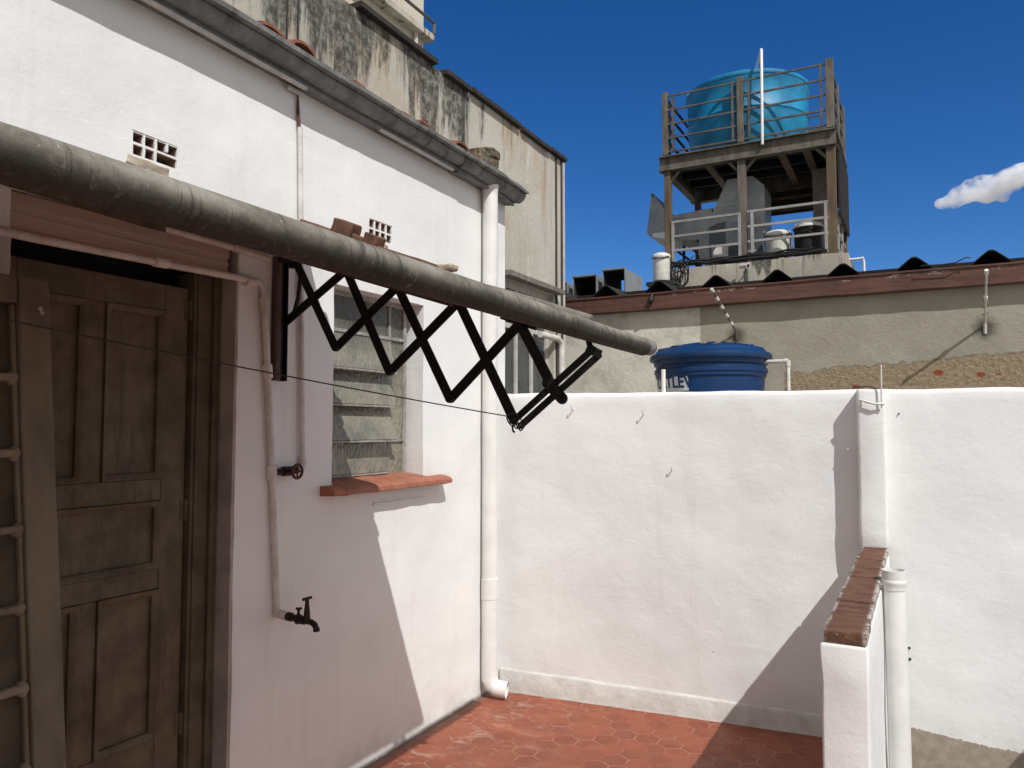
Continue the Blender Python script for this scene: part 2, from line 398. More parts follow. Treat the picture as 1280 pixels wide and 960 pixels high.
def arc(c, r, a0, a1, n, plane='xz'):
    out = []
    for i in range(n+1):
        t = a0+(a1-a0)*i/n; u, v = r*math.cos(t), r*math.sin(t)
        out.append(Vector(c)+(Vector((u, 0, v)) if plane == 'xz' else Vector((0, u, v)) if plane == 'yz' else Vector((u, v, 0))))
    return out

def wall_grid(u, z, holes, P, depth, amp=.004, seed=0.):
    """wall with rectangular openings; P(u, z, d) -> point; front face d=0, back face d=depth"""
    mb = MB(); bm = mb.bm; F = {}; Bk = {}
    def solid(i, j):
        if not (0 <= i < len(u)-1 and 0 <= j < len(z)-1): return False
        a, b = (u[i]+u[i+1])/2, (z[j]+z[j+1])/2
        return not any(h[0] < a < h[1] and h[2] < b < h[3] for h in holes)
    def V(D, i, j, d):
        if (i, j) not in D:
            p = Vector(P(u[i], z[j], d))
            if d == 0:
                q = noise.noise_vector(p*3.1+Vector((seed, 0, 0)))*amp + noise.noise_vector(p*11+Vector((seed, 5, 0)))*amp*.5
                p = p+q*(1 if 0 < i < len(u)-1 and 0 < j else .3)
            D[(i, j)] = bm.verts.new(p)
        return D[(i, j)]
    for i in range(len(u)-1):
        for j in range(len(z)-1):
            if not solid(i, j): continue
            bm.faces.new([V(F, *k, 0) for k in ((i, j), (i+1, j), (i+1, j+1), (i, j+1))])
            bm.faces.new([V(Bk, *k, depth) for k in ((i, j), (i, j+1), (i+1, j+1), (i+1, j))])
            for (di, dj, a, b) in ((-1, 0, (i, j), (i, j+1)), (1, 0, (i+1, j+1), (i+1, j)), (0, -1, (i+1, j), (i, j)), (0, 1, (i, j+1), (i+1, j+1))):
                if not solid(i+di, j+dj):
                    bm.faces.new([V(F, *a, 0), V(F, *b, 0), V(Bk, *b, depth), V(Bk, *a, depth)])
    return mb
def lines(a, b, step, forced):
    pts = sorted(set([round(p, 4) for p in frange(a, b, step)]+[round(f, 4) for f in forced]))
    out = [pts[0]]
    for p in pts[1:]:
        if p-out[-1] < step*.35:
            if p in [round(f, 4) for f in forced]: out[-1] = p if out[-1] not in [round(f, 4) for f in forced] else out[-1]
            if out[-1] != p and p in [round(f, 4) for f in forced]: out.append(p)
        else: out.append(p)
    return out

# ------------------------------------------------------------------ ground and floors
mb = MB(); mb.box(-1500, 1500, -1500, 2500, -.95, -.9); kind(mb.build('ground', 'earth', smooth=0), 'structure')
mb = MB(); mb.box(-2.6, -.21, -3, 4.45, -.12, 0); mb.box(-.21, 1.2, -3, 2.5, -.12, -.001)
kind(mb.build('courtyard_floor', 'tile', smooth=0), 'structure')
mb = MB(); mb.box(-.20, 3, 2.5, 4.6, -.75, -.6); kind(mb.build('lower_floor', 'concrete', smooth=0), 'structure')

# ------------------------------------------------------------------ the white house
house = thing('house', 'white painted house with a cement eaves gutter, louvred window and brown door', 'house', (W, 1.0, 0))
HY = 4.355
DOOR = (1.285, 2.15, -.5, 2.312); WIN = (2.708, 3.43, 1.343, 2.265)
V1 = (1.672, 1.858, 2.535, 2.622); V2 = (2.955, 3.143, 2.535, 2.632)
hs = [DOOR, WIN, V1, V2]
u = lines(-2.6, HY, .075, [k for h in hs for k in h[:2]]); zz = lines(0, 3.105, .075, [k for h in hs for k in h[2:] if k > 0])
mb = wall_grid(u, zz, hs, lambda a, b, d: (W-d, a, b), .22, .0045)
mb.build('wall', 'white', house, 40)
# rest of the shell (end wall, back, ceiling) so the rooms stay dark
mb = MB(); mb.box(-3.45, W-.225, 4.15, HY-.004, 0, 3.1); mb.box(-3.55, -3.452, -2.6, HY-.004, 0, 3.6); mb.box(-3.45, W-.225, -2.6, -2.4, 0, 3.1)
mb.box(-3.45, W-.23, -2.395, 4.145, 3.0, 3.09)
mb.build('rear_wall', 'white', house)
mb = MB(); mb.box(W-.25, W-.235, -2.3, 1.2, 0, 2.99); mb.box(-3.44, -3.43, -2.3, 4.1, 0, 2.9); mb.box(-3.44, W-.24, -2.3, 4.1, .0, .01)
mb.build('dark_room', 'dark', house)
# roof slope and its irregular clay eaves tiles
mb = MB(); mb.extrude([(W+.02, 3.16), (W-1.12, 3.46), (W-1.12, 3.42), (W+.02, 3.12)], 'y', -2.6, 4.30)
mb.build('roof', 'clay_dark', house)
mb = MB()
yy = -2.4
while yy < 4.15:
    w = .085+random.uniform(-.008, .008); lift = random.uniform(-.022, .012)
    if 2.05 < yy < 2.55 or 3.22 < yy < 3.40 or 3.60 < yy < 3.86: lift = random.uniform(.026, .040)
    ring = []
    for t in (0, .5, 1):
        xx = W+.075-t*.34+random.uniform(-.012, .012); z0 = 3.155+t*.085+lift
        ring.append([Vector((xx, yy+math.cos(k*PI/8)*w*(1-.1*t), z0+math.sin(k*PI/8)*.05)) for k in range(9)]+
                    [Vector((xx, yy+math.cos(k*PI/8)*(w-.013), z0+math.sin(k*PI/8)*.037)) for k in range(8, -1, -1)])
    rv = [[mb.bm.verts.new(p) for p in r_] for r_ in ring]
    for a, b in zip(rv, rv[1:]):
        for k in range(18): mb.bm.faces.new((a[k], a[(k+1) % 18], b[(k+1) % 18], b[k]))
    mb.bm.faces.new(rv[0]); mb.bm.faces.new(rv[-1][::-1])
    yy += .185+random.uniform(-.012, .012)
mb.build('eaves_tiles', 'clay', house)
# eaves gutter with a moulded face; the last piece is sunken and broken
gp = [(W-.02, 3.075), (W+.055, 3.062), (W+.066, 3.059), (W+.069, 3.074), (W+.058, 3.079), (W+.062, 3.088), (W+.080, 3.086), (W+.102, 3.094), (W+.117, 3.112), (W+.121, 3.131), (W+.114, 3.136), (W+.130, 3.137), (W+.150, 3.139), (W+.152, 3.157), (W+.130, 3.164), (W+.05, 3.15), (W-.02, 3.145)]
mb = MB()
ys = frange(-2.6, 3.655, .12)
rv = []
for y_ in ys:
    rv.append([mb.bm.verts.new(Vector((p[0], y_, p[1]))+Vector((1, 0, 1))*noise.noise(Vector((p[0]*9, y_*2.2, p[1]*9)))*.005) for p in gp])
for a, b in zip(rv, rv[1:]):
    for k in range(len(gp)): mb.bm.faces.new((a[k], a[(k+1) % len(gp)], b[(k+1) % len(gp)], b[k]))
mb.bm.faces.new(rv[0][::-1]); mb.bm.faces.new(rv[-1])
mb.build('gutter', 'gutter', house, 30)
mb = MB()
ys = frange(3.662, 4.405, .055); rv = []
for i, y_ in enumerate(ys):
    fr = max(0, (y_-4.05)/.35)
    rv.append([mb.bm.verts.new(Vector((p[0]+(.004 if p[0] > W else 0), y_-(.05*fr if k < 5 else 0), p[1]-.004-.012*fr))+Vector((1, .4, 1))*noise.noise(Vector((p[0]*14, y_*7, p[1]*14)))*(.007+.007*fr)) for k, p in enumerate(gp)])
for a, b in zip(rv, rv[1:]):
    for k in range(len(gp)): mb.bm.faces.new((a[k], a[(k+1) % len(gp)], b[(k+1) % len(gp)], b[k]))
mb.bm.faces.new(rv[0][::-1]); mb.bm.faces.new(rv[-1])
o = mb.build('gutter', 'gutter', house, 30); o['label'] = 'broken, dirtier end piece of the gutter'
# pale fillet where gutter meets wall, with a few lumps
mb = MB(); mb.box(W+.054, W+.072, 1.2, 2.44, 3.053, 3.064); mb.rough(.002, 9, 2)
mb.build('painted_lip', 'offwhite', house)
mb = MB(); mb.box(W+.054, W+.071, 2.95, 3.62, 3.054, 3.064); mb.rough(.002, 9, 2)
mb.build('painted_lip', 'offwhite', house)
# honeycomb vents
def vent(h, broken):
    y0, y1, z0, z1 = h; n = 4; t = .0085; x1 = W-.003
    cw = (y1-y0)/n; rows = 2; ch = (z1-z0)/rows
    def grid(m, xa, xb, t):
        for i in range(n+1):
            if broken and i == 3: m.box(xa, xb, y0+i*cw-t/2, y0+i*cw+t/2, z0+ch+.01, z1)
            else: m.box(xa, xb, y0+i*cw-t/2, y0+i*cw+t/2, z0, z1)
        for j in range(rows+1): m.box(xa+.001, xb-.0015, y0, y1, z0+j*ch-t/2, z0+j*ch+t/2)
        m.rough(.0025, 40, 2, seed=y0); return m
    o = grid(MB(), x1-.008, x1, t).build('vent_block', 'white', house)
    q = grid(MB(), x1-.125, x1-.0085, t*1.05).build('cell_walls', 'vent_clay', None); q.parent = o
    m = MB(); m.box(x1-.14, x1-.126, y0-.01, y1+.01, z0-.01, z1+.01); q = m.build('vent_back', 'dark', None); q.parent = o
    return o
va = vent(V1, True); vb = vent(V2, False)
# bare mortar patch under the left vent
mb = MB(); mb.obb((W+.0, 1.735, 2.513), (.008, .17, .034), Matrix.Rotation(R(-4), 3, 'X'), .002); mb.rough(.010, 24, 5)
mb.build('mortar_patch', 'mortar', house)
mb = MB(); mb.obb((W+.002, 3.06, 2.52), (.008, .09, .018), None, .003); mb.rough(.008, 30, 3); mb.build('mortar_patch', 'mortar', house)

# door in its recess
D = W-.095
mb = MB(); mb.box(D-.10, D+.004, 2.018, 2.146, 0, 2.20, .004); mb.box(D+.006, D+.022, 2.098, 2.128, 0, 2.20, .005, 2); mb.box(D+.0045, D+.012, 2.030, 2.042, 0, 2.2, .003)
mb.box(D-.10, D+.004, 1.285, 1.297, 0, 2.2)
mb.rough(.0015, 14, 2); mb.build('door_frame', 'door2', house)
mb = MB(); mb.box(D-.06, W-.024, 1.287, 2.118, 2.205, 2.309, .006); mb.box(W-.0245, W-.016, 1.287, 2.118, 2.262, 2.308, .004); mb.box(W-.0245, W-.019, 1.287, 2.118, 2.236, 2.248, .003); mb.rough(.002, 6, 2); mb.build('lintel', 'soffit', house)
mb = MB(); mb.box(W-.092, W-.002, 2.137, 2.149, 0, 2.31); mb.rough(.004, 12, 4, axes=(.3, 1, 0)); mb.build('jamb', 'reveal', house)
mb = MB(); mb.box(D-.16, D-.15, 1.2, 2.2, 0, 2.4); mb.build('dark_gap', 'dark', house)
dx = D-.022
door = MB()
RZ = [(.484, 1.015), (1.09, 1.334), (1.415, 2.035)]
ST = [(1.298, 1.372), (1.605, 1.673), (1.910, 2.013)]
for a, b in (ST[0], ST[2]): door.box(dx-.035, dx, a, b, .01, 2.135, .003)
for a, b in ((.01, .484), (1.015, 1.09), (1.334, 1.415), (2.035, 2.135)): door.box(dx-.034, dx-.001, 1.3725, 1.9095, a, b, .003)
for (a, b) in (RZ[0], RZ[2]): door.box(dx-.033, dx-.002, ST[1][0], ST[1][1], a+.0005, b-.0005, .003)
dleaf = door.build('door', 'door', house)
def sub(o, par): o.parent = par; o.matrix_parent_inverse = Matrix(); return o
def subbuild(mb, name, mat, par, smooth=35):
    o = mb.build(name, mat, None, smooth); o.parent = par
    root = par.parent if par.parent else par
    # par has identity local transform relative to world (its data is in world space)
    o.matrix_parent_inverse = Matrix()
    return o
def panel(y0, y1, z0, z1):
    p = MB(); p.box(dx-.03, dx-.018, y0, y1, z0, z1)
    for (a, b, c_, d_) in ((y0, y0+.022, z0, z1), (y1-.022, y1, z0, z1)): p.extrude([(dx-.016, a), (dx+.007, a), (dx+.007, b) if a == y0 and False else (dx+.006, a+.009), (dx-.004, b), (dx-.016, b)] if a == y0 else [(dx-.016, b), (dx+.007, b), (dx+.006, b-.009), (dx-.004, a), (dx-.016, a)], 'z', c_, d_)
    for (a, b, up) in ((z0, z0+.022, 1), (z1-.022, z1, 0)):
        lo, hi = (a, b) if up else (b, a)
        sgn = 1 if up else -1
        p.extrude([(dx-.016, lo), (dx+.0065, lo), (dx+.0055, lo+sgn*.009), (dx-.0045, hi), (dx-.016, hi)], 'y', y0+.001, y1-.001)
    return p
for (y0, y1, z0, z1) in ((ST[0][1], ST[1][0], *RZ[2]), (ST[1][1], ST[2][0], *RZ[2]), (ST[0][1], ST[2][0], *RZ[1]), (ST[0][1], ST[1][0], *RZ[0]), (ST[1][1], ST[2][0], *RZ[0])):
    subbuild(panel(y0+.001, y1-.001, z0+.001, z1-.001), 'door_panel', 'door', dleaf)
for z0 in (2.05, 1.29, .50):
    h = MB(); h.tube([(dx+.006, 2.016, z0-.04), (dx+.006, 2.016, z0+.04)], .008, 10); h.box(dx-.001, dx+.003, 1.994, 2.017, z0-.04, z0+.04)
    subbuild(h, 'hinge', 'door2', dleaf)

# window: steel louvre (basculante) with a fixed strip at the right
X = W-.102
wf = MB()
wf.box(X-.012, X+.012, WIN[0]-.005, WIN[0]+.03, WIN[2], WIN[3]); wf.box(X-.012, X+.012, 3.375, 3.40, WIN[2], WIN[3]); wf.box(X-.010, X+.010, 3.245, 3.262, WIN[2]+.02, WIN[3]-.02)
wf.box(X-.0125, X+.0125, 2.73, 3.39, WIN[2], WIN[2]+.018); wf.box(X-.0125, X+.0125, 2.73, 3.39, WIN[3]-.028, WIN[3])
BZ = [2.07, 1.885, 1.712, 1.537, 1.372]
for b in BZ[:1]: wf.box(X-.008, X+.014, 2.735, 3.385, b-.008, b+.008)
wf.box(X-.006, X+.013, 3.25, 3.385, 1.53, 1.542)
wf.rough(.002, 30, 2)
win = wf.build('window', 'winframe', house)
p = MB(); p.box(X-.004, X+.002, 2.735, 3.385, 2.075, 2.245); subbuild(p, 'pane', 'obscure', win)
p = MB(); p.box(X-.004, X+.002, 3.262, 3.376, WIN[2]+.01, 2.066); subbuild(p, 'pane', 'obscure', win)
tops = [2.062, 1.878, 1.705, 1.530]
for i in range(4):
    zt, zb = tops[i], BZ[i+1]+.004
    out = [.055, .05, .062, .010][i]
    p = MB(); a0 = Vector((X+.002, 0, zt)); a1 = Vector((X+.004+out, 0, zb))
    d_ = (a1-a0).normalized(); n_ = Vector((d_.z, 0, -d_.x))
    p.extrude([(q.x, q.z) for q in (a0, a1, a1-n_*.005, a0-n_*.005)], 'y', 2.742, 3.238+.002*i)
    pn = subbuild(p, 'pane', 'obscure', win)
    p = MB(); p.box(a1.x-.006, a1.x+.006, 2.738, 3.242+(.02 if i == 2 else 0), zb-.010, zb-.001); p.box(X-.004, X+.008, 2.738, 3.244, zt+.001, zt+.008)
    p.bar((X+.002, 3.240, zt), (a1.x, 3.243, zb), .008, .006); p.rough(.0015, 40, 2); subbuild(p, 'pane_frame', 'winframe', win)
p = MB(); p.box(W-.2, W-.19, 2.6, 3.55, 1.2, 2.4); subbuild(p, 'room_behind', 'dark', win)
# reveal sides are plaster of the wall itself; sill is one terracotta slab
mb = MB(); mb.extrude([(W-.10, 1.345), (W-.10, 1.362), (W+.02, 1.345), (W+.068, 1.333), (W+.082, 1.322), (W+.083, 1.303), (W+.07, 1.297), (W-.02, 1.297), (W-.02, 1.335)], 'y', 2.715, 3.425)
mb.extrude([(W-.001, 1.343), (W+.03, 1.342), (W+.068, 1.332), (W+.081, 1.321), (W+.082, 1.304), (W+.07, 1.298), (W-.001, 1.298)], 'y', 2.632, 2.7145)
mb.extrude([(W-.001, 1.343), (W+.03, 1.342), (W+.068, 1.332), (W+.081, 1.321), (W+.082, 1.304), (W+.07, 1.298), (W-.001, 1.298)], 'y', 3.4255, 3.60)
bmesh.ops.subdivide_edges(mb.bm, edges=[e for e in mb.bm.edges if abs(e.verts[0].co.y-e.verts[1].co.y) > .1], cuts=8)
mb.rough(.004, 13, 0); mb.build('window_sill', 'sill', house, 40)
mb = MB(); mb.box(W-.01, W+.013, 3.0, 3.45, 1.226, 1.234); mb.rough(.003, 20, 3); mb.build('lit_strip_ledge', 'white', house)  # added ledge standing in for a lit strip below the sill
# painted band at the foot of the wall

# ------------------------------------------------------------------ mossy masonry stub on the eaves corner
mb = MB(); mb.box(W-.12, W+.03, 3.98, 4.22, 3.10, 3.325, .01); mb.box(W-.08, W+.035, 4.10, 4.23, 3.30, 3.365, .01)
mb.rough(.02, 14, 3); tag(mb.build('masonry_stub', 'mossy', loc=(W, 4.1, 3.2)), 'mossy broken masonry stub on the end of the eaves gutter', 'rubble')

# ------------------------------------------------------------------ door canopy of clay tiles, its verge just above the grey roller
CY = 2.475; CX = -1.005
SL = .345
def cz(x): return 1.6+SL*abs(x)
can = thing('tile_canopy', 'shallow clay tile canopy over the brown door, ending beside the window', 'canopy', (W, 1.0, 2.3))
mb = MB(); t = .016
mb.extrude([(W+.002, cz(W)-.022), (CX, cz(CX)-.022), (CX, cz(CX)-.040), (W+.002, cz(W)-.040)], 'y', -2.4, CY-.01)
mb.build('deck_boards', 'soffit', can)
mb = MB()
for y_ in (-2.2, -1.2, -.2, .8, 1.7):
    mb = MB(); mb.extrude([(W+.002, cz(W)-.041), (CX-.1, cz(CX-.1)-.041), (CX-.1, cz(CX-.1)-.055), (W+.002, cz(W)-.085)], 'y', y_, y_+.05)
    mb.build('rafter', 'oldwood', can)
mb = MB(); y_ = -2.35
while y_ < CY-.12:
    for (xa, xb, off) in ((W+.003, -1.98, .0), (-2.0, -1.64, .0), (-1.66, -1.32, .0), (-1.34, CX, .0)):
        ring = []
        for x_, r_ in ((xa, .075), (xb, .085)):
            zc = cz(x_)-.020+(.006 if x_ == xb else 0)
            ring.append([mb.bm.verts.new((x_, y_+r_*math.cos(k*PI/8), zc+.030*math.sin(k*PI/8))) for k in range(9)]+[mb.bm.verts.new((x_, y_+(r_-.012)*math.cos(k*PI/8), zc+.020*math.sin(k*PI/8))) for k in range(8, -1, -1)])
        a, b = ring
        for k in range(18): mb.bm.faces.new((a[k], a[(k+1) % 18], b[(k+1) % 18], b[k]))
        mb.bm.faces.new(a); mb.bm.faces.new(b[::-1])
    y_ += .19
mb.build('roof_tiles', 'clay_dark', can)
# verge: broken tile ends
def vz(x, k): return 1.6+k*abs(x)
mb = MB()
for (xa, xb, k0, k1, wd) in ((-2.30, -2.12, .376, .386, .06), (-2.12, -2.02, .372, .411, .07), (-2.02, -1.955, .374, .391, .06), (-1.955, -1.89, .372, .402, .07), (-1.89, -1.60, .374, .384, .06)):
    a, b = Vector((xa, CY-.03, vz(xa, (k0+k1)/2))), Vector((xb, CY-.03, vz(xb, (k0+k1)/2)))
    mb.bar(a, b, (k1-k0)*2.1, wd, bev=.006)
mb.bar((-2.32, CY-.03, vz(2.32, .374)), (-1.55, CY-.03, vz(1.55, .372)), .022, .05, bev=.005)
mb.rough(.006, 25, 2); mb.build('verge_tile', 'clay_dark', can)
mb = MB(); pts = [Vector((x, CY-.03, vz(x, .366+.008*(i/8)))) for i, x in enumerate(frange(-1.46, -.985, .06))]
mb.tube(pts, .019, 12, radii=[.015+.004*min(1, i/3) for i in range(len(pts))]); mb.rough(.002, 20); mb.build('verge_tile', 'clay_grey', can)
mb = MB(); mb.extrude([(W+.003, vz(W, .334)), (-.99, vz(.99, .334)), (-.99, vz(.99, .366)), (W+.003, vz(W, .372))], 'y', CY-.058, CY-.006); mb.build('verge_board', 'oldwood', can)
mb = MB(); mb.obb((-1.575, CY-.03, vz(1.575, .386)), (.07, .05, .022), None, .006); mb.rough(.008, 30, 3); mb.build('mortar_lump', 'mortar', can)

# ------------------------------------------------------------------ grey roller along the canopy edge
rl = thing('awning_roller', 'long grimy grey awning roller running below the canopy edge', 'awning roller', (-.94, 1.2, 1.92))
RX, RZc, RR = -.94, 1.9185, .0345
mb = MB(); ys = frange(-1.6, 2.86, .035)
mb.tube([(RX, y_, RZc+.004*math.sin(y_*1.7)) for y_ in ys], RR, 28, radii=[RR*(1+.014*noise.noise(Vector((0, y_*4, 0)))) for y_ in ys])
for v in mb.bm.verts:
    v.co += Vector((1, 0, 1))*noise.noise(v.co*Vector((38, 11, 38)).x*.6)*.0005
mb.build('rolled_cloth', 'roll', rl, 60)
mb = MB(); mb.tube([(RX, 2.855, RZc+.001), (RX, 2.90, RZc+.001), (RX, 2.945, RZc+.001), (RX, 2.962, RZc+.001), (RX, 2.968, RZc+.001)], .031, 28, radii=[.0325, .0325, .0318, .027, .016])
mb.build('end_cap', 'gutter', rl, 60)

# ------------------------------------------------------------------ black folding lattice arm
LY = 2.375
arm = thing('folding_arm', 'black steel scissor arm fixed to the wall between door and window', 'folding arm', (W, LY, 1.8))
mb = MB(); mb.box(W+.003, W+.033, LY-.055, LY-.024, 1.795, 2.31, .003); mb.rough(.002, 10, 2); mb.build('timber_batten', 'oldwood', arm)
mb = MB()
for (a, b, c_, d_) in ((W+.003, W+.008, LY-.021, LY+.014), (W+.003, W+.030, LY-.0215, LY-.0165), (W+.003, W+.030, LY+.0095, LY+.0145)): mb.box(a, b, c_, d_, 1.795, 2.325, .001)
mb.box(W+.003, W+.10, LY-.05, LY+.01, 2.285, 2.305, .003); mb.box(W+.05, W+.10, LY-.012, LY+.012, 2.265, 2.30, .003)
mb.build('wall_rail', 'black', arm)
for z0 in (1.83, 1.86): mb = MB(); mb.tube([(W+.008, LY-.003, z0), (W+.0105, LY-.003, z0)], .006, 8); mb.build('bolt', 'raillit', arm)
T = [(-2.265, 2.281), (-2.005, 2.235), (-1.753, 2.147), (-1.478, 2.066), (-1.225, 1.969)]
Bt = [(-2.335, 2.040), (-2.054, 1.924), (-1.787, 1.818), (-1.512, 1.709), (-1.247, 1.630)]
def flat(p, q, yo, name='lattice_bar', w=.037, ext=.012):
    a, b = Vector((p[0], LY+yo, p[1])), Vector((q[0], LY+yo, q[1])); d_ = (b-a).normalized()
    m = MB(); m.bar(a, b, w, .006, up=Vector((0, 1, 0)).cross(d_), bev=.0008)
    for q in (a, b): m.tube([q-Vector((0, .0029, 0)), q+Vector((0, .0029, 0))], w/2, 14)
    return m.build(name, 'black', arm)
for i in range(4): flat(Bt[i], T[i+1], .005)
for i in range(4): flat(T[i], Bt[i+1], -.005)
flat(T[4], (-1.085, 1.715), -.005)
tip = (-.955, 1.862)
flat(Bt[4], tip, .005, w=.024); flat((Bt[4][0]+.022, Bt[4][1]-.022), (tip[0]+.02, tip[1]-.022), .0055, w=.024)
flat((-1.125, 1.755), (-1.07, 1.70), .012, 'cross_plate', .04)
m = MB(); m.bar((-.975, LY+.002, 1.868), (-.925, LY+.002, 1.842), .03, .012, bev=.003); m.build('end_plate', 'black', arm)
m = MB(); m.tube([(-.955, LY+.006, 1.860), (-.966, LY+.006, 1.875), (-.970, LY+.006, 1.892), (-.975, LY+.006, 1.912)], .010, 10); m.build('hook', 'black', arm)
m = MB(); m.tube([(-2.268, LY+.012, 2.28), (-2.262, LY+.014, 2.22), (-2.272, LY+.014, 2.14), (-2.292, LY+.012, 2.08), (-2.335, LY+.008, 2.04)], .009, 8); m.build('curved_link', 'black', arm)
m = MB(); m.bar((-1.30, LY-.002, 1.995), (-1.16, LY-.002, 1.945), .018, .012, bev=.002); m.bar((-1.245, LY-.002, 2.00), (-1.225, LY-.002, 1.955), .03, .016, bev=.002); m.build('top_bracket', 'black', arm)
for (px, pz) in T+Bt+[((T[i][0]+Bt[i+1][0])/2, (T[i][1]+Bt[i+1][1])/2) for i in range(4)]:
    m = MB(); m.tube([(px, LY-.011, pz), (px, LY+.011, pz)], .0085, 10); m.build('pivot', 'black', arm)
# wire tied to the arm's tip
mb = MB()
p0, p1 = Vector((-1.262, LY-.01, 1.640)), Vector((-2.34, -.42, 2.10))
pm = Vector((-1.8, .966, 1.860))
pts = []
for i in range(41):
    t_ = i/40; pts.append(p0*(1-t_)+p1*t_+Vector((0, 0, -.045*4*t_*(1-t_)*.6)))
mb.tube(pts, .0021, 6)
tag(mb.build('line_wire', 'wire'), 'thin dark wire stretched past the door to the scissor arm tip', 'wire')
mb = MB()
for k in range(3):
    c0 = Vector((-1.247+.012*k, LY-.012+.006*k, 1.628-.012*k)); rr = .022-.004*k
    mb.tube([c0+Vector((rr*math.cos(a), .01*math.sin(2*a), rr*math.sin(a))) for a in [j*2*PI/14 for j in range(15)]], .0025, 6)
mb.tube([(-1.25, LY-.01, 1.61), (-1.247, LY-.012, 1.59), (-1.24, LY-.012, 1.585)], .004, 6)
tag(mb.build('wire_knot', 'wire'), 'tangle of wire tied round the lowest tip of the scissor arm', 'wire')

# ------------------------------------------------------------------ plumbing on the wall
PX = W+.018
pl = thing('water_pipe', 'thin dirty white water pipe running across the door and down to a tap', 'pipe', (W, 2.3, .85))
mb = MB(); mb.tube([(PX, -1.0, 2.172), (PX, .6, 2.168), (PX, 1.35, 2.170), (PX, 2.19, 2.188), (PX, 2.235, 2.187), (PX, 2.262, 2.165), (PX, 2.266, 2.12)], .0138, 12)
for y_ in (1.78, 2.19): mb.tube([(PX, y_-.025, 2.180), (PX, y_+.025, 2.181)], .019, 12)
mb.build('header_pipe', 'pvc_old', pl, 60)
mb = MB(); mb.tube([(PX, 2.266, 2.122), (PX, 2.325, 1.42), (PX, 2.367, .862), (PX+.004, 2.369, .845)], .0138, 12)
for z_, y_ in ((1.83, 2.291), (1.42, 2.325), (2.10, 2.268)): mb.tube([(PX, y_-.003, z_+.028), (PX, y_+.003, z_-.028)], .0205, 12)
mb.tube([(PX-.01, 2.369, .845), (PX+.05, 2.370, .838)], .018, 12)
mb.build('drop_pipe', 'pvc_old', pl, 60)
mb = MB(); mb.tube([(PX, 2.452, 2.90), (PX, 2.50, 1.50), (PX, 2.502, 1.46)], .0115, 10); mb.tube([(PX, 2.50, 1.475), (PX, 2.503, 1.43)], .015, 10); mb.tube([(PX, 2.503, 1.435), (PX, 2.47, 1.42)], .013, 10)
mb.build('riser_pipe', 'pvc_old', pl, 60)
mb = MB(); mb.tube([(PX-.006, 2.440, 3.06), (PX-.008, 2.447, 2.98), (PX-.004, 2.452, 2.89)], .008, 8, radii=[.004, .007, .009]); mb.build('corroded_stub', 'clay_dark', pl, 60)
mb = MB(); mb.box(PX-.003, PX+.012, 2.37, 2.455, 3.040, 3.056, .002); mb.build('pipe_bracket', 'offwhite', pl)
valve = MB(); valve.tube([(PX, 2.33, 1.419), (PX, 2.47, 1.42)], .014, 12); valve.tube([(PX, 2.385, 1.42), (PX, 2.44, 1.42)], .02, 8); valve.tube([(PX, 2.41, 1.42), (PX+.05, 2.412, 1.42)], .010, 10)
vo = valve.build('stop_valve', 'brass', pl, 50)
m = MB(); m.tube([(PX+.055, 2.412+.028*math.cos(a), 1.42+.028*math.sin(a)) for a in [j*2*PI/20 for j in range(21)]], .0062, 8)
for a in (0, PI/2, PI, 1.5*PI): m.tube([(PX+.055, 2.412, 1.42), (PX+.055, 2.412+.026*math.cos(a), 1.42+.026*math.sin(a))], .0042, 6)
o = m.build('handwheel', 'redwheel', None, 50); o.parent = vo
TX = W+.06
m = MB(); m.tube([(TX, 2.372, .838), (TX+.055, 2.375, .833)], .0138, 12); m.tube([(TX+.012, 2.373, .837), (TX+.03, 2.374, .835)], .019, 8); m.tube([(TX+.055, 2.375, .833), (TX+.10, 2.377, .828)], .0125, 12, radii=[.018, .016]); m.tube([(TX+.058, 2.375, .832), (TX+.074, 2.376, .831)], .0205, 6)
m.tube([(TX+.09, 2.377, .829), (TX+.130, 2.379, .826), (TX+.148, 2.380, .818), (TX+.155, 2.381, .803)], .012, 12); m.tube([(TX+.155, 2.381, .806), (TX+.157, 2.381, .792)], .0135, 12)
m.tube([(TX+.108, 2.378, .83), (TX+.108, 2.378, .868), (TX+.108, 2.378, .905)], .01, 10, radii=[.015, .012, .007])
to = m.build('tap', 'brass', pl, 50)
m = MB(); m.tube([(TX+.108, 2.355, .917), (TX+.108, 2.401, .917)], .0065, 8); m.tube([(TX+.108, 2.378, .90), (TX+.108, 2.378, .922)], .008, 8); o = m.build('tap_handle', 'brass', None, 50); o.parent = to
m = MB(); m.tube([(TX+.065, 2.376, .848), (TX+.068, 2.374, .872)], .006, 8); m.tube([(TX+.055, 2.374, .872), (TX+.082, 2.374, .876)], .005, 8); o = m.build('tap_spur', 'brass', None, 50); o.parent = to
# second conduit tucked under the canopy
mb = MB(); mb.tube([(W+.014, 1.2, 2.318), (W+.014, 2.10, 2.300), (W+.014, 2.29, 2.292)], .0125, 10); mb.tube([(W+.014, 2.105, 2.300), (W+.014, 2.115, 2.299)], .0155, 10)
tag(mb.build('conduit', 'pvc_old', None, 60), 'short dirty conduit on the wall directly under the canopy', 'conduit')

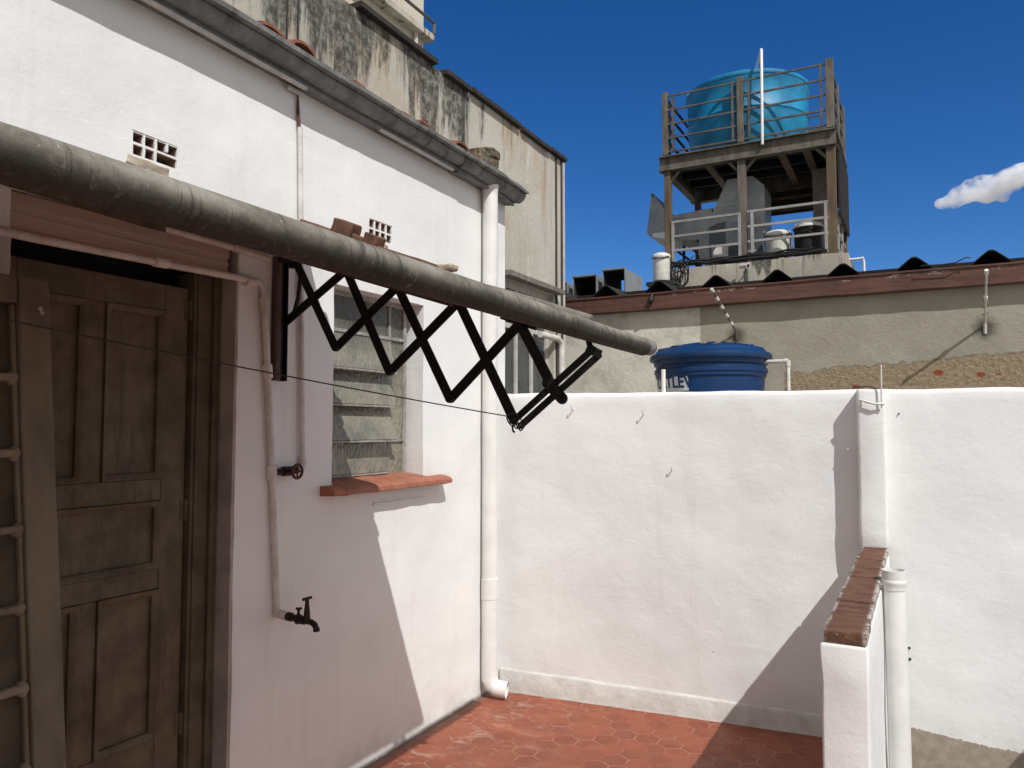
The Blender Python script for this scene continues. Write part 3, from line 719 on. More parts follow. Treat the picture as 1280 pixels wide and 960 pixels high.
# downspout in the corner
ds = thing('downspout', 'white round downspout in the corner below the gutter end', 'downspout', (-2.30, 4.06, 0))
mb = MB(); mb.tube([(-2.302, 4.06, 3.09), (-2.30, 4.06, 3.0), (-2.301, 4.062, 2.0), (-2.300, 4.06, .62)], .0465, 24); mb.tube([(-2.302, 4.06, 3.04), (-2.302, 4.06, 3.10)], .05, 24, radii=[.047, .056])
mb.tube([(-2.300, 4.06, .60), (-2.300, 4.06, .10)], .048, 24); mb.tube([(-2.3, 4.06, .70), (-2.3, 4.06, .58)], .0505, 24)
mb.rough(.002, 7); mb.build('pipe', 'pvc', ds, 50)
m = MB(); pts = [(-2.300, 4.06, .16), (-2.298, 4.06, .115), (-2.285, 4.062, .078), (-2.255, 4.068, .060), (-2.195, 4.084, .052)]
m.tube(pts, .049, 24, caps=False)
inn = MB(); inn.tube(pts, .043, 24, caps=False); m.add(inn.bm)
o = m.build('elbow', 'pvc', ds, 60)
m = MB(); m.tube([(-2.262, 4.067, .064), (-2.258, 4.068, .063)], .0425, 20); m.build('elbow_bore', 'dark', ds, 0)

# ------------------------------------------------------------------ shutter leaf leaning left of the door
lf = thing('shutter_leaf', 'old brown timber leaf with crossbars leaning against the wall left of the door', 'shutter', (-1.95, .9, .0))
b0, b1 = Vector((-1.80, 0, .02)), Vector((-2.035, 0, 1.985))
ax = (b1-b0).normalized(); Ln = (b1-b0).length; nx = Vector((ax.z, 0, -ax.x))
def lb(m, y0, y1, s0, s1, d0, d1, bev=.003):
    c0 = b0+ax*((s0+s1)/2)+nx*((d0+d1)/2)+Vector((0, (y0+y1)/2, 0))
    rot = Matrix((nx, Vector((0, 1, 0)), ax)).transposed()
    m.obb(c0, (abs(d1-d0), y1-y0, s1-s0), rot, bev)
LR = 1.20
for (y0, y1) in ((LR-.078, LR), (LR-.70, LR-.622)):
    m = MB(); lb(m, y0, y1, 0, Ln, -.02, .02); m.rough(.002, 12, 4); m.build('stile', 'leafwood', lf)
m = MB(); lb(m, LR-.621, LR-.079, Ln-.07, Ln-.001, -.019, .019); m.build('rail', 'leafwood', lf)
m = MB(); lb(m, LR-.621, LR-.079, .001, .14, -.019, .019); m.build('rail', 'leafwood', lf)
for k in range(9):
    s0 = Ln-.262-.188*k
    if s0 < .2: break
    m = MB(); lb(m, LR-.622, LR-.079, s0-.010, s0+.010, -.016, .014, .004); lb(m, LR-.102, LR-.0785, s0-.020, s0+.018, -.016, .0135, .008); lb(m, LR-.6215, LR-.60, s0-.020, s0+.018, -.016, .0135, .008); m.rough(.002, 18, 2)
    m.build('crossbar', 'leafedge', lf)
m = MB(); lb(m, LR-.622, LR-.079, .14, Ln-.07, -.018, -.010); m.build('panel', 'leafpane', lf)
m = MB()
for y0, y1 in ((LR-.09, LR-.079), (LR-.621, LR-.61)): lb(m, y0, y1, .141, Ln-.071, -.009, .008, .003)
m.build('bead', 'leafwood', lf)
m = MB(); m.tube([(-1.985, 1.162, 1.905), (-1.982, 1.162, 1.905)], .006, 8); m.tube([(-1.983, 1.166, 1.895), (-1.98, 1.166, 1.895)], .005, 8); m.build('nail_heads', 'raillit', lf)
# pale strip of loose paint hanging above the leaf
mb = MB(); mb.extrude([(1.235, 2.165), (1.283, 2.160), (1.284, 2.0), (1.262, 2.0), (1.255, 2.06)], 'x', W+.004, W+.010); mb.rough(.004, 14, 3)
tag(mb.build('loose_strip', 'palegrey'), 'pale strip of loose plaster hanging beside the door top', 'plaster strip')
mb = MB(); mb.tube([(W+.02, 1.10, 2.20), (W+.02, 1.16, 2.215), (W+.02, 1.21, 2.212), (W+.02, 1.24, 2.188)], .004, 6)
tag(mb.build('loose_cable', 'black_cable'), 'short black cable looped on the wall above the leaning leaf', 'cable')

# ------------------------------------------------------------------ boundary wall and its pillar
A5 = R(5.12); tv = Vector((math.cos(A5), math.sin(A5), 0)); nv = Vector((-math.sin(A5), math.cos(A5), 0)); F0 = Vector((-2.234, 4.221, 0))
bw = thing('boundary_wall', 'white painted boundary wall closing the far end of the courtyard', 'wall', (-1.2, 4.4, 0))
def fw(a, b, d): p = F0+tv*a+nv*d; return (p.x, p.y, b)
def top_at(a): return 1.812-.010*a/2+.006*noise.noise(Vector((a*2.3, 0, 0)))+.003*noise.noise(Vector((a*11, 4, 0)))
u = frange(-.13, 3.6, .06); zz = frange(-.9, 1.0, .095)+[1.08, 1.16, 1.24, 1.32, 1.4, 1.48, 1.56, 1.64, 1.70, 1.75, 1.785, 1.803, 1.812]
def fwp(a, b, d):
    bb = b+(top_at(a)-1.812)*(1 if b > 1.6 else 0)
    dd = d
    if d == 0: dd = d+(.018 if b >= 1.812 else .007 if b >= 1.803 else .002 if b >= 1.785 else 0)
    p = F0+tv*a+nv*dd; return (p.x, p.y, bb)
mb = wall_grid(u, zz, [], fwp, .16, .0065, 3.)
mb.build('wall', 'white_cement', bw, 50)
# skirting band, slightly proud with a soft wavy top
mb = MB(); rings = []
for a in frange(-.075, 1.93, .05):
    h = .128-.016*a+.006*noise.noise(Vector((a*4, 2, 0)))
    pr = [(.008, h+.010), (-.006, h+.004), (-.013, h-.006), (-.016, .02), (-.020, .0), (.01, -.02)]
    rings.append([mb.bm.verts.new(fw(a, q[1]+.002*noise.noise(Vector((a*9, q[1]*9, 0))), q[0]+.003*noise.noise(Vector((a*7, q[1]*20, 5))))) for q in pr])
for a, b in zip(rings, rings[1:]):
    for k in range(5): mb.bm.faces.new((a[k], a[k+1], b[k+1], b[k]))
mb.build('skirting', 'skirt', bw, 60)
# pillar
mb = MB(); pa0, pa1 = 1.955, 2.085
def rough_block(corner, sizes, cuts, amp, seed, bev):
    m = MB(); m.box(0, sizes[0], 0, sizes[1], 0, sizes[2], bev, 2)
    bmesh.ops.subdivide_edges(m.bm, edges=[e for e in m.bm.edges if e.calc_length() > .15], cuts=cuts, use_grid_fill=True)
    m.rough(amp, 6, 0, seed); m.rough(amp*.5, 22, 0, seed+2)
    return m
pm_ = rough_block(None, (pa1-pa0, .14, .80), 12, .005, 2.2, .014)
bmesh.ops.transform(pm_.bm, matrix=Matrix.Translation(F0+tv*pa0-nv*.105+Vector((0, 0, .997))) @ Matrix.Rotation(A5, 4, 'Z'), verts=pm_.bm.verts)
pm_.build('pillar', 'white', bw, 60)
# hook rope painted over near the top of the pillar
c0 = F0+tv*2.02-nv*.112
m = MB(); m.tube([c0+tv*-.045+Vector((0, 0, 1.712)), c0+tv*-.05-nv*.008+Vector((0, 0, 1.74)), c0+tv*-.03-nv*.015+Vector((0, 0, 1.735)), c0+tv*.02-nv*.02+Vector((0, 0, 1.720)), c0+tv*.06-nv*.015+Vector((0, 0, 1.722))], .0065, 8); m.rough(.003, 50)
m.build('painted_hook', 'pvc', bw, 60)
for (a, z_, ln) in ((.40, 1.711, .03), (.83, 1.683, .03), (.99, 1.363, .022)):
    p = F0+tv*a+Vector((0, 0, z_)); m = MB(); m.tube([p+nv*.02, p-nv*ln, p-nv*(ln+.006)+Vector((0, 0, .006)), p-nv*(ln+.006)+Vector((0, 0, .02))], .003, 8)
    tag(m.build('wall_hook', 'pvc_old', None, 60), 'small painted hook in the far white wall, '+('below the blue tank' if a == .83 else 'nearest the downspout corner' if a == .40 else 'lowest of the three'), 'hook', 'hooks in the white boundary wall')
m = MB()
for (a, z_, r_) in ((2.153, 1.674, .004), (2.152, .552, .006), (2.169, .495, .006), (2.148, .462, .003), (2.171, .44, .0062)):
    m.tube([F0+tv*a-nv*.006+Vector((0, 0, z_)), F0+tv*a+nv*.004+Vector((0, 0, z_))], r_, 10)
m.build('drill_holes', 'dark', bw, 0)
# nail on the left face of the pillar
p = F0+tv*1.955-nv*.06+Vector((0, 0, 1.49)); m = MB(); m.tube([p+tv*.01, p-tv*.05], .0035, 8); tag(m.build('nail', 'pvc_old', None, 60), 'nail sticking out of the left face of the white pillar', 'nail')

# low divider wall with brick coping
dv = thing('divider_wall', 'low white divider wall with worn brick coping running to the pillar', 'wall', (-.21, 3.4, 0))
m = rough_block(None, (.128, 1.84, .962+.6), 14, .005, 8.1, .008)
bmesh.ops.translate(m.bm, vec=(-.276, 2.482, -.6), verts=m.bm.verts); m.build('wall', 'white', dv, 60)
yb = 2.49; i = 0
while yb < 4.27:
    ln = .235+random.uniform(-.02, .02); m = MB()
    m.box(-.272+random.uniform(-.002, .002), -.152+random.uniform(-.002, .002), yb, min(yb+ln, 4.315), .966, .998+random.uniform(-.002, .002), .004, 2); m.rough(.004, 18, 4, seed=yb)
    m.build('coping_brick', 'brick', dv); yb += ln+.005
m = MB(); m.box(-.266, -.157, 2.495, 4.31, .95, .987); m.rough(.003, 20, 4); m.build('mortar_bed', 'mortar', dv)

# white drain pipe standing against it
pv = thing('drain_pipe', 'thick white drain pipe standing against the right side of the low divider', 'pipe', (-.098, 3.42, -.6))
m = MB(); m.tube([(-.096, 3.42, -.6), (-.100, 3.42, .5), (-.104, 3.42, .99)], .0405, 32); m.build('pipe', 'pvc', pv, 60)
m = MB()
prof = [(.043, .965), (.043, .985), (.046, .99), (.046, 1.0), (.043, 1.004), (.0445, 1.03), (.0445, 1.04), (.040, 1.041), (.040, .99)]
m.lathe(prof, (-.104, 3.42, 0), 32, False, False); m.build('socket', 'pvc', pv, 40)
# thin rods standing on the wall top
m = MB(); p = F0+tv*.935+nv*.05; m.tube([p+Vector((0, 0, 1.6)), p+Vector((0, 0, 1.94))], .0125, 12)
tag(m.build('standing_pipe', 'pvc', None, 60), 'short white pipe stub rising from the wall top before the blue tank', 'pipe')
m = MB(); p = F0+tv*2.068-nv*.122; m.tube([p+Vector((0, 0, 1.70)), p+Vector((.002, 0, 1.92))], .004, 8)
tag(m.build('thin_rod', 'pvc_old', None, 60), 'thin pale rod standing up from the pillar top', 'rod')
m = MB(); c0 = F0+tv*1.97+nv*.03; m.tube([c0+tv*(-.05)+Vector((0, 0, 1.79)), c0+tv*-.02+Vector((0, 0, 1.815)), c0+tv*.05+Vector((0, 0, 1.818)), c0+tv*.10+Vector((0, 0, 1.80))], .004, 8)
tag(m.build('wire_loop', 'wire', None, 60), 'grey wire arched over the rounded top of the white pillar', 'wire')
# unseen block added to the right, sized so its shadow falls on the cement
m = MB(); m.box(1.065, 1.2, 1.5, 4.06, -.6, 1.0, .01); tag(m.build('shadow_block', 'white'), 'unseen white block added right of the lower yard to cast a shadow', 'wall')

# ------------------------------------------------------------------ mould-streaked building behind the house
BX = -3.6; BYE = 8.06; BT = 4.70
sb = thing('streaked_building', 'tall grey rendered building with black mould streaks behind the white house', 'building', (BX, 4, 0))
BW = (6.66, 7.80, 1.9, 3.09)
u = lines(-3, BYE, .3, BW[:2]); zz = lines(0, BT, .3, BW[2:])
mb = wall_grid(u, zz, [BW], lambda a, b, d: (BX-d, a, b), .25, .006, 7.)
mb.build('wall', 'stained', sb, 50)
m = MB(); m.box(-7.4, BX-.252, 7.8, BYE-.003, 0, BT-.02); m.box(-7.4, BX-.252, -3, -2.8, 0, BT-.02); m.box(-7.4, BX-.2, -2.79, 7.79, BT-.2, BT-.05); m.build('rear_wall', 'stained', sb)
for (a, b, dz) in ((-2.9, 4.33, .45), (4.33, 5.36, 0), (5.50, 5.92, -.015), (5.95, 6.93, 0), (6.97, 7.66, -.01), (7.68, 8.09, .005)):
    if dz == .45: continue
    m = MB(); m.box(BX-.3, BX+.055, a, b, BT+dz+.002, BT+dz+.042); m.rough(.006, 6, 3); m.build('coping', 'coping', sb)
m = MB(); m.box(BX-.29, BX+.003, -3, 4.20, BT, BT+.28); m.rough(.006, 4, 3); m.build('raised_parapet', 'stained', sb)
m = MB()
for y_ in (BYE-.20, BYE-.05): m.tube([(BX+.012, y_, BT), (BX+.012, y_, 0)], .012, 8)
m.build('cable_run', 'wire', sb)
m = MB(); m.box(BX+.002, BX+.03, BYE-.045, BYE+.0, 0, BT-.02); m.build('corner_strip', 'offwhite', sb)
m = MB()
for y_ in (3.62, 3.72): m.tube([(BX+.010, y_, 2.5), (BX+.010, y_+.02, BT+.2)], .006, 6)
m.build('cable_run', 'black_cable', sb)
wnd = MB()
for (a, b) in ((BW[0], BW[0]+.05), (7.02, 7.06), (7.38, 7.42), (BW[1]-.05, BW[1])): wnd.box(BX-.12, BX-.07, a, b, BW[2], BW[3])
for (a, b) in ((BW[2], BW[2]+.05), (2.62, 2.67), (BW[3]-.06, BW[3])): wnd.box(BX-.118, BX-.072, BW[0], BW[1], a, b)
wo = wnd.build('window', 'offwhite', sb)
m = MB(); m.box(BX-.105, BX-.095, BW[0], BW[1], BW[2], BW[3]); o = m.build('pane', 'glassdark', None, 0); o.parent = wo
m = MB(); m.box(BX+.0, BX+.11, BW[0]-.1, BW[1]+.08, BW[3]+.01, BW[3]+.06); m.rough(.008, 8, 3); m.build('window_head', 'clay_grey', sb)
m = MB(); m.tube([(BX+.05, 7.35, 2.60), (BX+.05, 7.80, 2.60), (BX+.05, 7.88, 2.57), (BX+.05, 7.90, 2.48), (BX+.05, 7.90, 0)], .035, 12); m.build('drain', 'pvc_old', sb, 60)

# cream apartment house further back
ap = thing('apartment_building', 'tall cream apartment building with a railed ledge at top left', 'building', (-6, 6, 0))
CYE = 8.68; cz_ = 7.09
AWN = (7.62, 8.12, 7.42, 8.9)
mb = wall_grid(lines(0, CYE, .6, AWN[:2]), lines(0, 11, .6, AWN[2:]), [AWN], lambda a, b, d: (-6-d, a, b), .25, .004, 1.)
mb.build('wall', 'cream', ap, 50)
m = MB(); m.box(-10, -6.252, 8.4, CYE-.003, 0, 11); m.box(-10, -6.252, 0, .2, 0, 11); m.build('rear_wall', 'cream', ap)
m = MB(); m.box(-6.02, -5.86, 0, CYE+.08, cz_-.08, cz_+.02, .01); m.build('ledge', 'stained', ap)
m = MB(); m.tube([(-5.86, 0, cz_+.18), (-5.86, CYE+.03, cz_+.18), (-5.86, CYE+.06, cz_+.17), (-5.86, CYE+.06, cz_+.02)], .022, 8); m.build('rail', 'rail', ap)
m = MB(); m.tube([(-5.95, CYE-.25, 3), (-5.95, CYE-.25, cz_-.08)], .03, 8); m.build('downpipe', 'offwhite', ap)
wnd = MB()
for (a, b) in ((AWN[0], AWN[0]+.06), (AWN[1]-.06, AWN[1])): wnd.box(-6.12, -6.06, a, b, AWN[2], AWN[3])
wnd.box(-6.118, -6.062, AWN[0], AWN[1], AWN[2], AWN[2]+.06)
wo = wnd.build('window', 'offwhite', ap)
m = MB(); m.box(-6.1, -6.09, AWN[0], AWN[1], AWN[2], AWN[3]); o = m.build('pane', 'glassgrey', None, 0); o.parent = wo

# ------------------------------------------------------------------ neighbour shed with rust-red beam and folded roof sheets
sh = thing('neighbour_shed', 'long stucco shed wall with exposed render, rust red fascia and ridged roof darkened as shade', 'building', (-.5, 9, 0))
m = MB(); u = frange(-6.5, 5, .25); zz = frange(0, 3.24, .18)
mb = wall_grid(u, zz, [], lambda a, b, d: (a, 9+d, b), .25, .010, 12.)
mb.build('wall', 'stucco', sh, 50)
m = MB(); m.box(-6.5, -6.3, 9.252, 13.6, 0, 3.2); m.box(4.8, 5, 9.252, 13.6, 0, 3.2); m.box(-6.5, 5, 13.61, 13.8, 0, 3.5); m.build('rear_wall', 'stucco', sh)
m = MB(); m.extrude([(8.90, 3.02), (8.885, 3.03), (8.885, 3.205), (8.87, 3.21), (8.87, 3.226), (8.985, 3.226), (8.985, 3.02)], 'x', -6.5, 5); bmesh.ops.subdivide_edges(m.bm, edges=[e for e in m.bm.edges if e.calc_length() > 3], cuts=60); m.rough(.006, 2.5)
m.build('fascia', 'rust', sh, 30)
# roof of folded sheets, open hollow ends towards the courtyard
m = MB(); prof = []
k = -5.44
top = []
while k < 5.2:
    top += [(k-.34, 3.20), (k-.185, 3.205), (k-.045, 3.325), (k-.018, 3.342), (k+.018, 3.342), (k+.045, 3.325), (k+.185, 3.205)]; k += .68
outp = top+[(p[0], p[1]-.012) for p in top[::-1]]
rows = []
for y_, dz in ((8.90, 0), (10.5, .07), (13.4, .2)):
    rows.append([m.bm.verts.new((p[0], y_, p[1]+dz+.03)) for p in outp])
for a, b in zip(rows, rows[1:]):
    for i in range(len(outp)): m.bm.faces.new((a[i], a[(i+1) % len(outp)], b[(i+1) % len(outp)], b[i]))
nT = len(top)
for r_ in (rows[0], rows[-1]):
    for i in range(nT-1): m.bm.faces.new((r_[i], r_[i+1], r_[len(outp)-2-i], r_[len(outp)-1-i]))
m.build('roof_sheets', 'steel_dark', sh, 20)  # near-black sheets: the shade in their hollow ends is in the colour
m = MB(); m.box(-6.4, 4.9, 9.4, 9.45, 3.2, 3.36); m.build('shade_filler', 'dark', sh, 0)  # dark filler added for the shade inside the ridges
m = MB(); m.tube([(-2.78, 8.86, 3.215), (-2.80, 8.85, 3.13), (-2.83, 8.85, 3.10)], .03, 8, radii=[.02, .035, .02]); m.build('drip_stub', 'black_cable', sh)
m = MB(); m.tube([(.06, 8.82, 3.255), (.25, 8.82, 3.25), (.36, 8.82, 3.255), (.46, 8.82, 3.30), (.50, 8.82, 3.29)], .006, 6); tag(m.build('roof_wire', 'black_cable'), 'thin black wire curling between two roof ridges', 'wire')

# rods of the security fence on the shed wall
def rod(base, tipp, nb, label, beads=True):
    global last_rod; last_rod = t_ = thing('fence_rod', label, 'fence rod', base, 'security fence rods on the shed wall')
    b_, p_ = Vector(base), Vector(tipp)
    m = MB(); m.tube([b_, p_], .011, 8); m.tube([b_+Vector((0, .02, -.10)), b_+Vector((0, .0, .0))], .016, 8)
    o = m.build('rod', 'rail' if nb > 2 else 'pvc_old', None, 60); o.parent = t_; o.matrix_parent_inverse = Matrix.Translation(b_).inverted()
    for i in range(nb):
        q = b_.lerp(p_, (i+1)/nb*.98); d_ = (p_-b_).normalized(); m = MB(); m.tube([q-d_*.022, q+d_*.022], .018, 10)
        o = m.build('insulator', 'plastic_w', None, 60); o.parent = t_; o.matrix_parent_inverse = Matrix.Translation(b_).inverted()
        if beads is False: break
rod((-1.832, 8.98, 2.71), (-1.99, 8.5, 3.135), 5, 'leaning rod with white insulators above the dark blue tank')
rod((.612, 8.98, 2.645), (.605, 8.48, 3.09), 2, 'upright grey rod in a soot patch at the far right of the shed wall', True)
# barbs added only to cast the toothed shadow on the wall
m = MB()
b_, p_ = Vector((.612, 8.98, 2.645)), Vector((.605, 8.48, 3.09))
for i in range(6):
    q = b_.lerp(p_, .2+.14*i); m.tube([q-Vector((.028, 0, .012)), q+Vector((.028, 0, .012))], .006, 6)
m.rough(.002, 30); rel(m.build('shadow_barbs', 'rail', None, 60), last_rod)

# raised slab of the neighbour's yard, carrying the dark blue tank
m = MB(); m.box(-3.3, 3, 4.75, 8.85, -.9, 1.40); kind(m.build('neighbour_terrace', 'concrete', smooth=0), 'structure')

# ------------------------------------------------------------------ dark blue water tank
TC = Vector((-1.575, 6.62, 1.40))
tk = thing('water_tank', 'dark blue plastic water tank with domed lid behind the white boundary wall', 'water tank', TC)
m = MB(); m.lathe([(.39, 0), (.40, .02), (.447, .60), (.447, .62), (.462, .63), (.466, .70), (.458, .705), (.458, .72), (.476, .735), (.478, .79)], TC, 64)
rel(m.build('body', 'tankblue', None, 40), tk)
m = MB(); m.lathe([(.44, .775), (.505, .772), (.512, .785), (.508, .815), (.490, .828), (.470, .835), (.452, .858), (.435, .872), (.25, .905), (.10, .918), (.0001, .92)], TC, 64)
for k in range(8):
    a = k*PI/4+.3; m.bar(TC+Vector((.44*math.cos(a), .44*math.sin(a), .872)), TC+Vector((.15*math.cos(a), .15*math.sin(a), .918)), .02, .07, bev=.006)
rel(m.build('lid', 'tankblue', None, 40), tk)
m = MB(); m.lathe([(.458, .655), (.4725, .664), (.4735, .690), (.464, .698)], TC, 64, False, False); rel(m.build('rim_band', 'tankblue', None, 40), tk)
# printed lettering, wrapped round the wall of the tank
def letters(text, size, a0, zc, name, mat, width=1.0, spacing=1.0, lift=.002, bold=.0):
    cu = bpy.data.curves.new(name, 'FONT'); cu.body = text; cu.size = size; cu.space_character = spacing; cu.extrude = 0; cu.offset = bold; cu.resolution_u = 3
    ob = bpy.data.objects.new(name, cu); COL.objects.link(ob)
    dg = bpy.context.evaluated_depsgraph_get(); me = bpy.data.meshes.new_from_object(ob.evaluated_get(dg)); bpy.data.objects.remove(ob)
    bm = bmesh.new(); bm.from_mesh(me); bpy.data.meshes.remove(me)
    bmesh.ops.triangulate(bm, faces=bm.faces[:])
    for _ in range(2):
        lg = [e for e in bm.edges if e.calc_length() > .02]
        if lg: bmesh.ops.subdivide_edges(bm, edges=lg, cuts=1)
    return bm
def wrap(bm, a0, z0, lift, width=1.0):
    for v in bm.verts:
        h = z0+v.co.y; r_ = .40+.047*(h-.02)/.58+lift; a = a0+v.co.x*width/r_
        v.co = Vector((TC.x+r_*math.cos(a), TC.y+r_*math.sin(a), TC.z+h))
    return bm
# the tank faces the camera roughly towards angle -77 degrees
tm = bmesh.new(); bmesh.ops.create_grid(tm, x_segments=30, y_segments=3, size=.5)
for v in tm.verts: v.co = Vector((v.co.x*.50-.02, v.co.y*.150+.052, 0))
m = MB(); m.add(wrap(tm, R(-129), .528, .002)); rel(m.build('label_panel', 'lettering', None, 60), tk)
bm = letters('FORTLEV', .135, 0, 0, 'lettering', 'lettering', bold=.0035)
for v in bm.verts: v.co.x -= .26
m = MB(); m.add(wrap(bm, R(-129), .533, .0045, .92)); rel(m.build('lettering', 'tankblue', None, 0), tk)
m = MB(); bmq = bmesh.new()
for (x0, x1) in ((-.2, -.02), (.0, .14), (.19, .225)):
    q = bmesh.new(); bmesh.ops.create_grid(q, x_segments=6, y_segments=1, size=.5)
    for v in q.verts: v.co = Vector(((x0+x1)/2+v.co.x*(x1-x0), v.co.y*.012, 0))
    m.add(wrap(q, R(-129), .478, .003))
rel(m.build('small_print', 'lettering', None, 60), tk)
m = MB(); m.tube([TC+Vector((.44, -.06, .745)), TC+Vector((.62, -.06, .745)), TC+Vector((.640, -.06, .74)), TC+Vector((.645, -.06, .72)), TC+Vector((.645, -.06, 0))], .0165, 12)
m.tube([TC+Vector((.615, -.06, .745)), TC+Vector((.648, -.06, .745))], .021, 12); m.tube([TC+Vector((.645, -.06, .75)), TC+Vector((.645, -.06, .70))], .021, 12)
rel(m.build('overflow_pipe', 'pvc_old', None, 60), tk)

# ------------------------------------------------------------------ square vent ducts on the shed roof
for (x0, x1, z1, lab) in ((-3.86, -3.53, 3.80, 'largest grey square duct on the shed roof, sky showing through'), (-4.31, -3.95, 3.745, 'middle grey square duct with dark mouth on the shed roof'), (-4.72, -4.40, 3.68, 'square duct nearest the streaked building, mostly hidden')):
    t_ = .012; y0, y1 = 10.0, 10.75 if x0 > -4 else 10.6
    z0 = z1-.43
    m = MB(); m.box(x0, x0+t_, y0, y1, z0, z1); m.box(x1-t_, x1, y0, y1, z0, z1); m.box(x0+t_, x1-t_, y0, y1, z1-t_, z1); m.box(x0+t_, x1-t_, y0, y1, z0, z0+t_)
    m.box(x0-.012, x1+.012, y0-.012, y0+.012, z1-.002, z1+.016); m.box(x1, x1+.018, y0-.012, y0+.012, z0, z1)
    du = thing('vent_duct', lab, 'duct', (x0, y0, z0), 'square vent ducts on the shed roof'); rel(m.build('duct_shell', 'galv', None, 0), du)
    m = MB(); m.box(x0+t_, x0+t_+.004, y0+.02, y1-.02, z0+t_, z1-t_); m.box(x0+t_+.005, x1-t_-.005, y0+.02, y1-.02, z1-t_-.004, z1-t_); m.box(x1-t_-.004, x1-t_, y0+.02, y1-.02, z0+t_, z1-t_-.005)
    if x0 < -4: m.box(x0+t_+.005, x1-t_-.005, y1-.1, y1-.09, z0+t_+.002, z1-t_-.006)
    rel(m.build('shade_lining', 'dark', None, 0), du)  # near-black inner sheets stand in for the shade inside the duct

# ------------------------------------------------------------------ rooftop tower with tank
TX0, TX1, TXM, TY0, TY1 = -4.36, -1.30, -2.90, 15.0, 17.4
ba = thing('cement_plinth', 'blackened cement plinth under the steel tower', 'plinth', (-2.8, 16, 0))
m = MB(); m.box(-4.62, -1.03, 14.86, 17.7, -.9, 4.76, .03, 2); m.box(-.98, -.93, 14.87, 15.2, 3, 4.5) if False else None
bmesh.ops.subdivide_edges(m.bm, edges=[e for e in m.bm.edges if e.calc_length() > 1], cuts=10, use_grid_fill=True); m.rough(.02, 1.5); rel(m.build('plinth_block', 'cement_base', None, 50), ba)
tw = thing('steel_tower', 'two storey steel frame tower with railings on the plinth', 'tower', (-2.83, 16.2, 4.76))
def tp(m, name, mat, s=35): return rel(m.build(name, mat, None, s), tw)
for (x_, y_, w_) in ((TX0, TY0, .13), (TXM, TY0, .155), (TX1, TY0, .16), (TX0, TY1, .13), (TX1, TY1, .14), (TXM, TY1, .13)):
    m = MB(); m.box(x_-w_/2, x_+w_/2, y_-.07, y_+.07, 4.74, 6.80, .006); tp(m, 'post', 'steel' if x_ == TXM else 'steel_tan')
# platform I-beams
def ibeam(p, q, h, w):
    m = MB(); p, q = Vector(p), Vector(q)
    m.bar(p, q, h, .02); up = Vector((0, 0, 1))
    m.bar(p+up*h/2, q+up*h/2, .022, w); m.bar(p-up*h/2, q-up*h/2, .022, w); return m
zb = 6.93
tp(ibeam((TX0-.16, TY0-.04, zb), (TX1+.10, TY0-.04, zb), .28, .17), 'beam', 'steel')
tp(ibeam((TX0-.16, TY1+.02, zb), (TX1+.10, TY1+.02, zb), .28, .17), 'beam', 'steel')
for x_ in (TX0-.06, TX1+.04): tp(ibeam((x_, TY0+.06, zb), (x_, TY1-.08, zb), .277, .15), 'beam', 'steel')
for y_ in (15.5, 16.1, 16.7): m = MB(); m.bar((TX0, y_, 6.98), (TX1, y_, 6.98), .14, .09); tp(m, 'joist', 'steel_dark')
for x_ in (-3.6, -2.2, -1.75): m = MB(); m.bar((x_, TY0+.06, 6.88), (x_, TY1-.1, 6.88), .08, .14); tp(m, 'joist', 'steel_tan')
m = MB(); m.box(TX0-.1, TX1+.06, TY0+.06, TY1-.08, 7.06, 7.10); tp(m, 'deck', 'steel_dark')
m = MB(); m.box(-3.0, TX1, TY1+.04, TY1+.10, 6.28, 6.80); tp(m, 'shade_panel', 'steel_dark')  # added dark panel, stands in for the shaded ceiling farther back
for z_ in (6.62, 6.36): m = MB(); m.bar((-2.75, TY1+.02, z_), (TX1-.1, TY1+.02, z_), .06, .03); tp(m, 'joist', 'steel_tan')
for (x_, sx) in ((TXM, -1), (TXM, 1), (TX1, -1), (TX0, 1)):
    m = MB(); m.bar((x_+sx*.05, TY0, 6.55), (x_+sx*.26, TY0, 6.79), .05, .04); tp(m, 'brace', 'steel')
# railings
def railing(P, Q, z0, zs, posts, mat, inset, panels, d=.022):
    P, Q = Vector(P), Vector(Q); A_ = (Q-P).normalized()
    for z_ in zs:
        m = MB(); m.bar(P+Vector((0, 0, z_)), Q+Vector((0, 0, z_)), d*1.5, d*1.5); tp(m, 'rail', mat)
    for t_ in posts:
        m = MB(); c_ = P.lerp(Q, t_); m.bar(c_+Vector((0, 0, z0)), c_+Vector((0, 0, zs[0]+.02)), d*1.9, d*1.9, up=A_); tp(m, 'baluster', mat)
zs = [8.32, 8.03, 7.74, 7.45, 7.17]
for (x_, y_, w_) in ((TX0-.03, TY0-.05, .11), (TXM, TY0-.05, .12), (TX1+.01, TY0-.05, .14), (TX0-.03, TY1, .10), (TX1+.03, TY1, .10), (TX1+.03, 16.2, .08)):
    m = MB(); m.box(x_-w_/2, x_+w_/2, y_-.05, y_+.05, 7.105, 8.40, .005); tp(m, 'upper_post', 'steel')
railing((TX0, TY0-.06, 0), (TX1, TY0-.06, 0), 7.15, zs, (.045, .43, .53, .955), 'rail', 0, 2)
railing((TX1+.03, TY0, 0), (TX1+.03, TY1, 0), 7.15, zs, (.1, .45, .56, .92), 'rail', 0, 2)
railing((TX0-.03, TY0, 0), (TX0-.03, TY1, 0), 7.15, zs, (.1, .9), 'steel_dark', 0, 2, .026)
railing((TX0, TY1, 0), (TX1, TY1, 0), 7.15, zs, (.05, .5, .95), 'rail', 0, 2)
railing((TX0+.08, TY0-.06, 0), (TXM-.02, TY0-.06, 0), 4.80, [5.72, 5.43, 5.14], (.02, .98), 'raillit', 0, 1, .028)
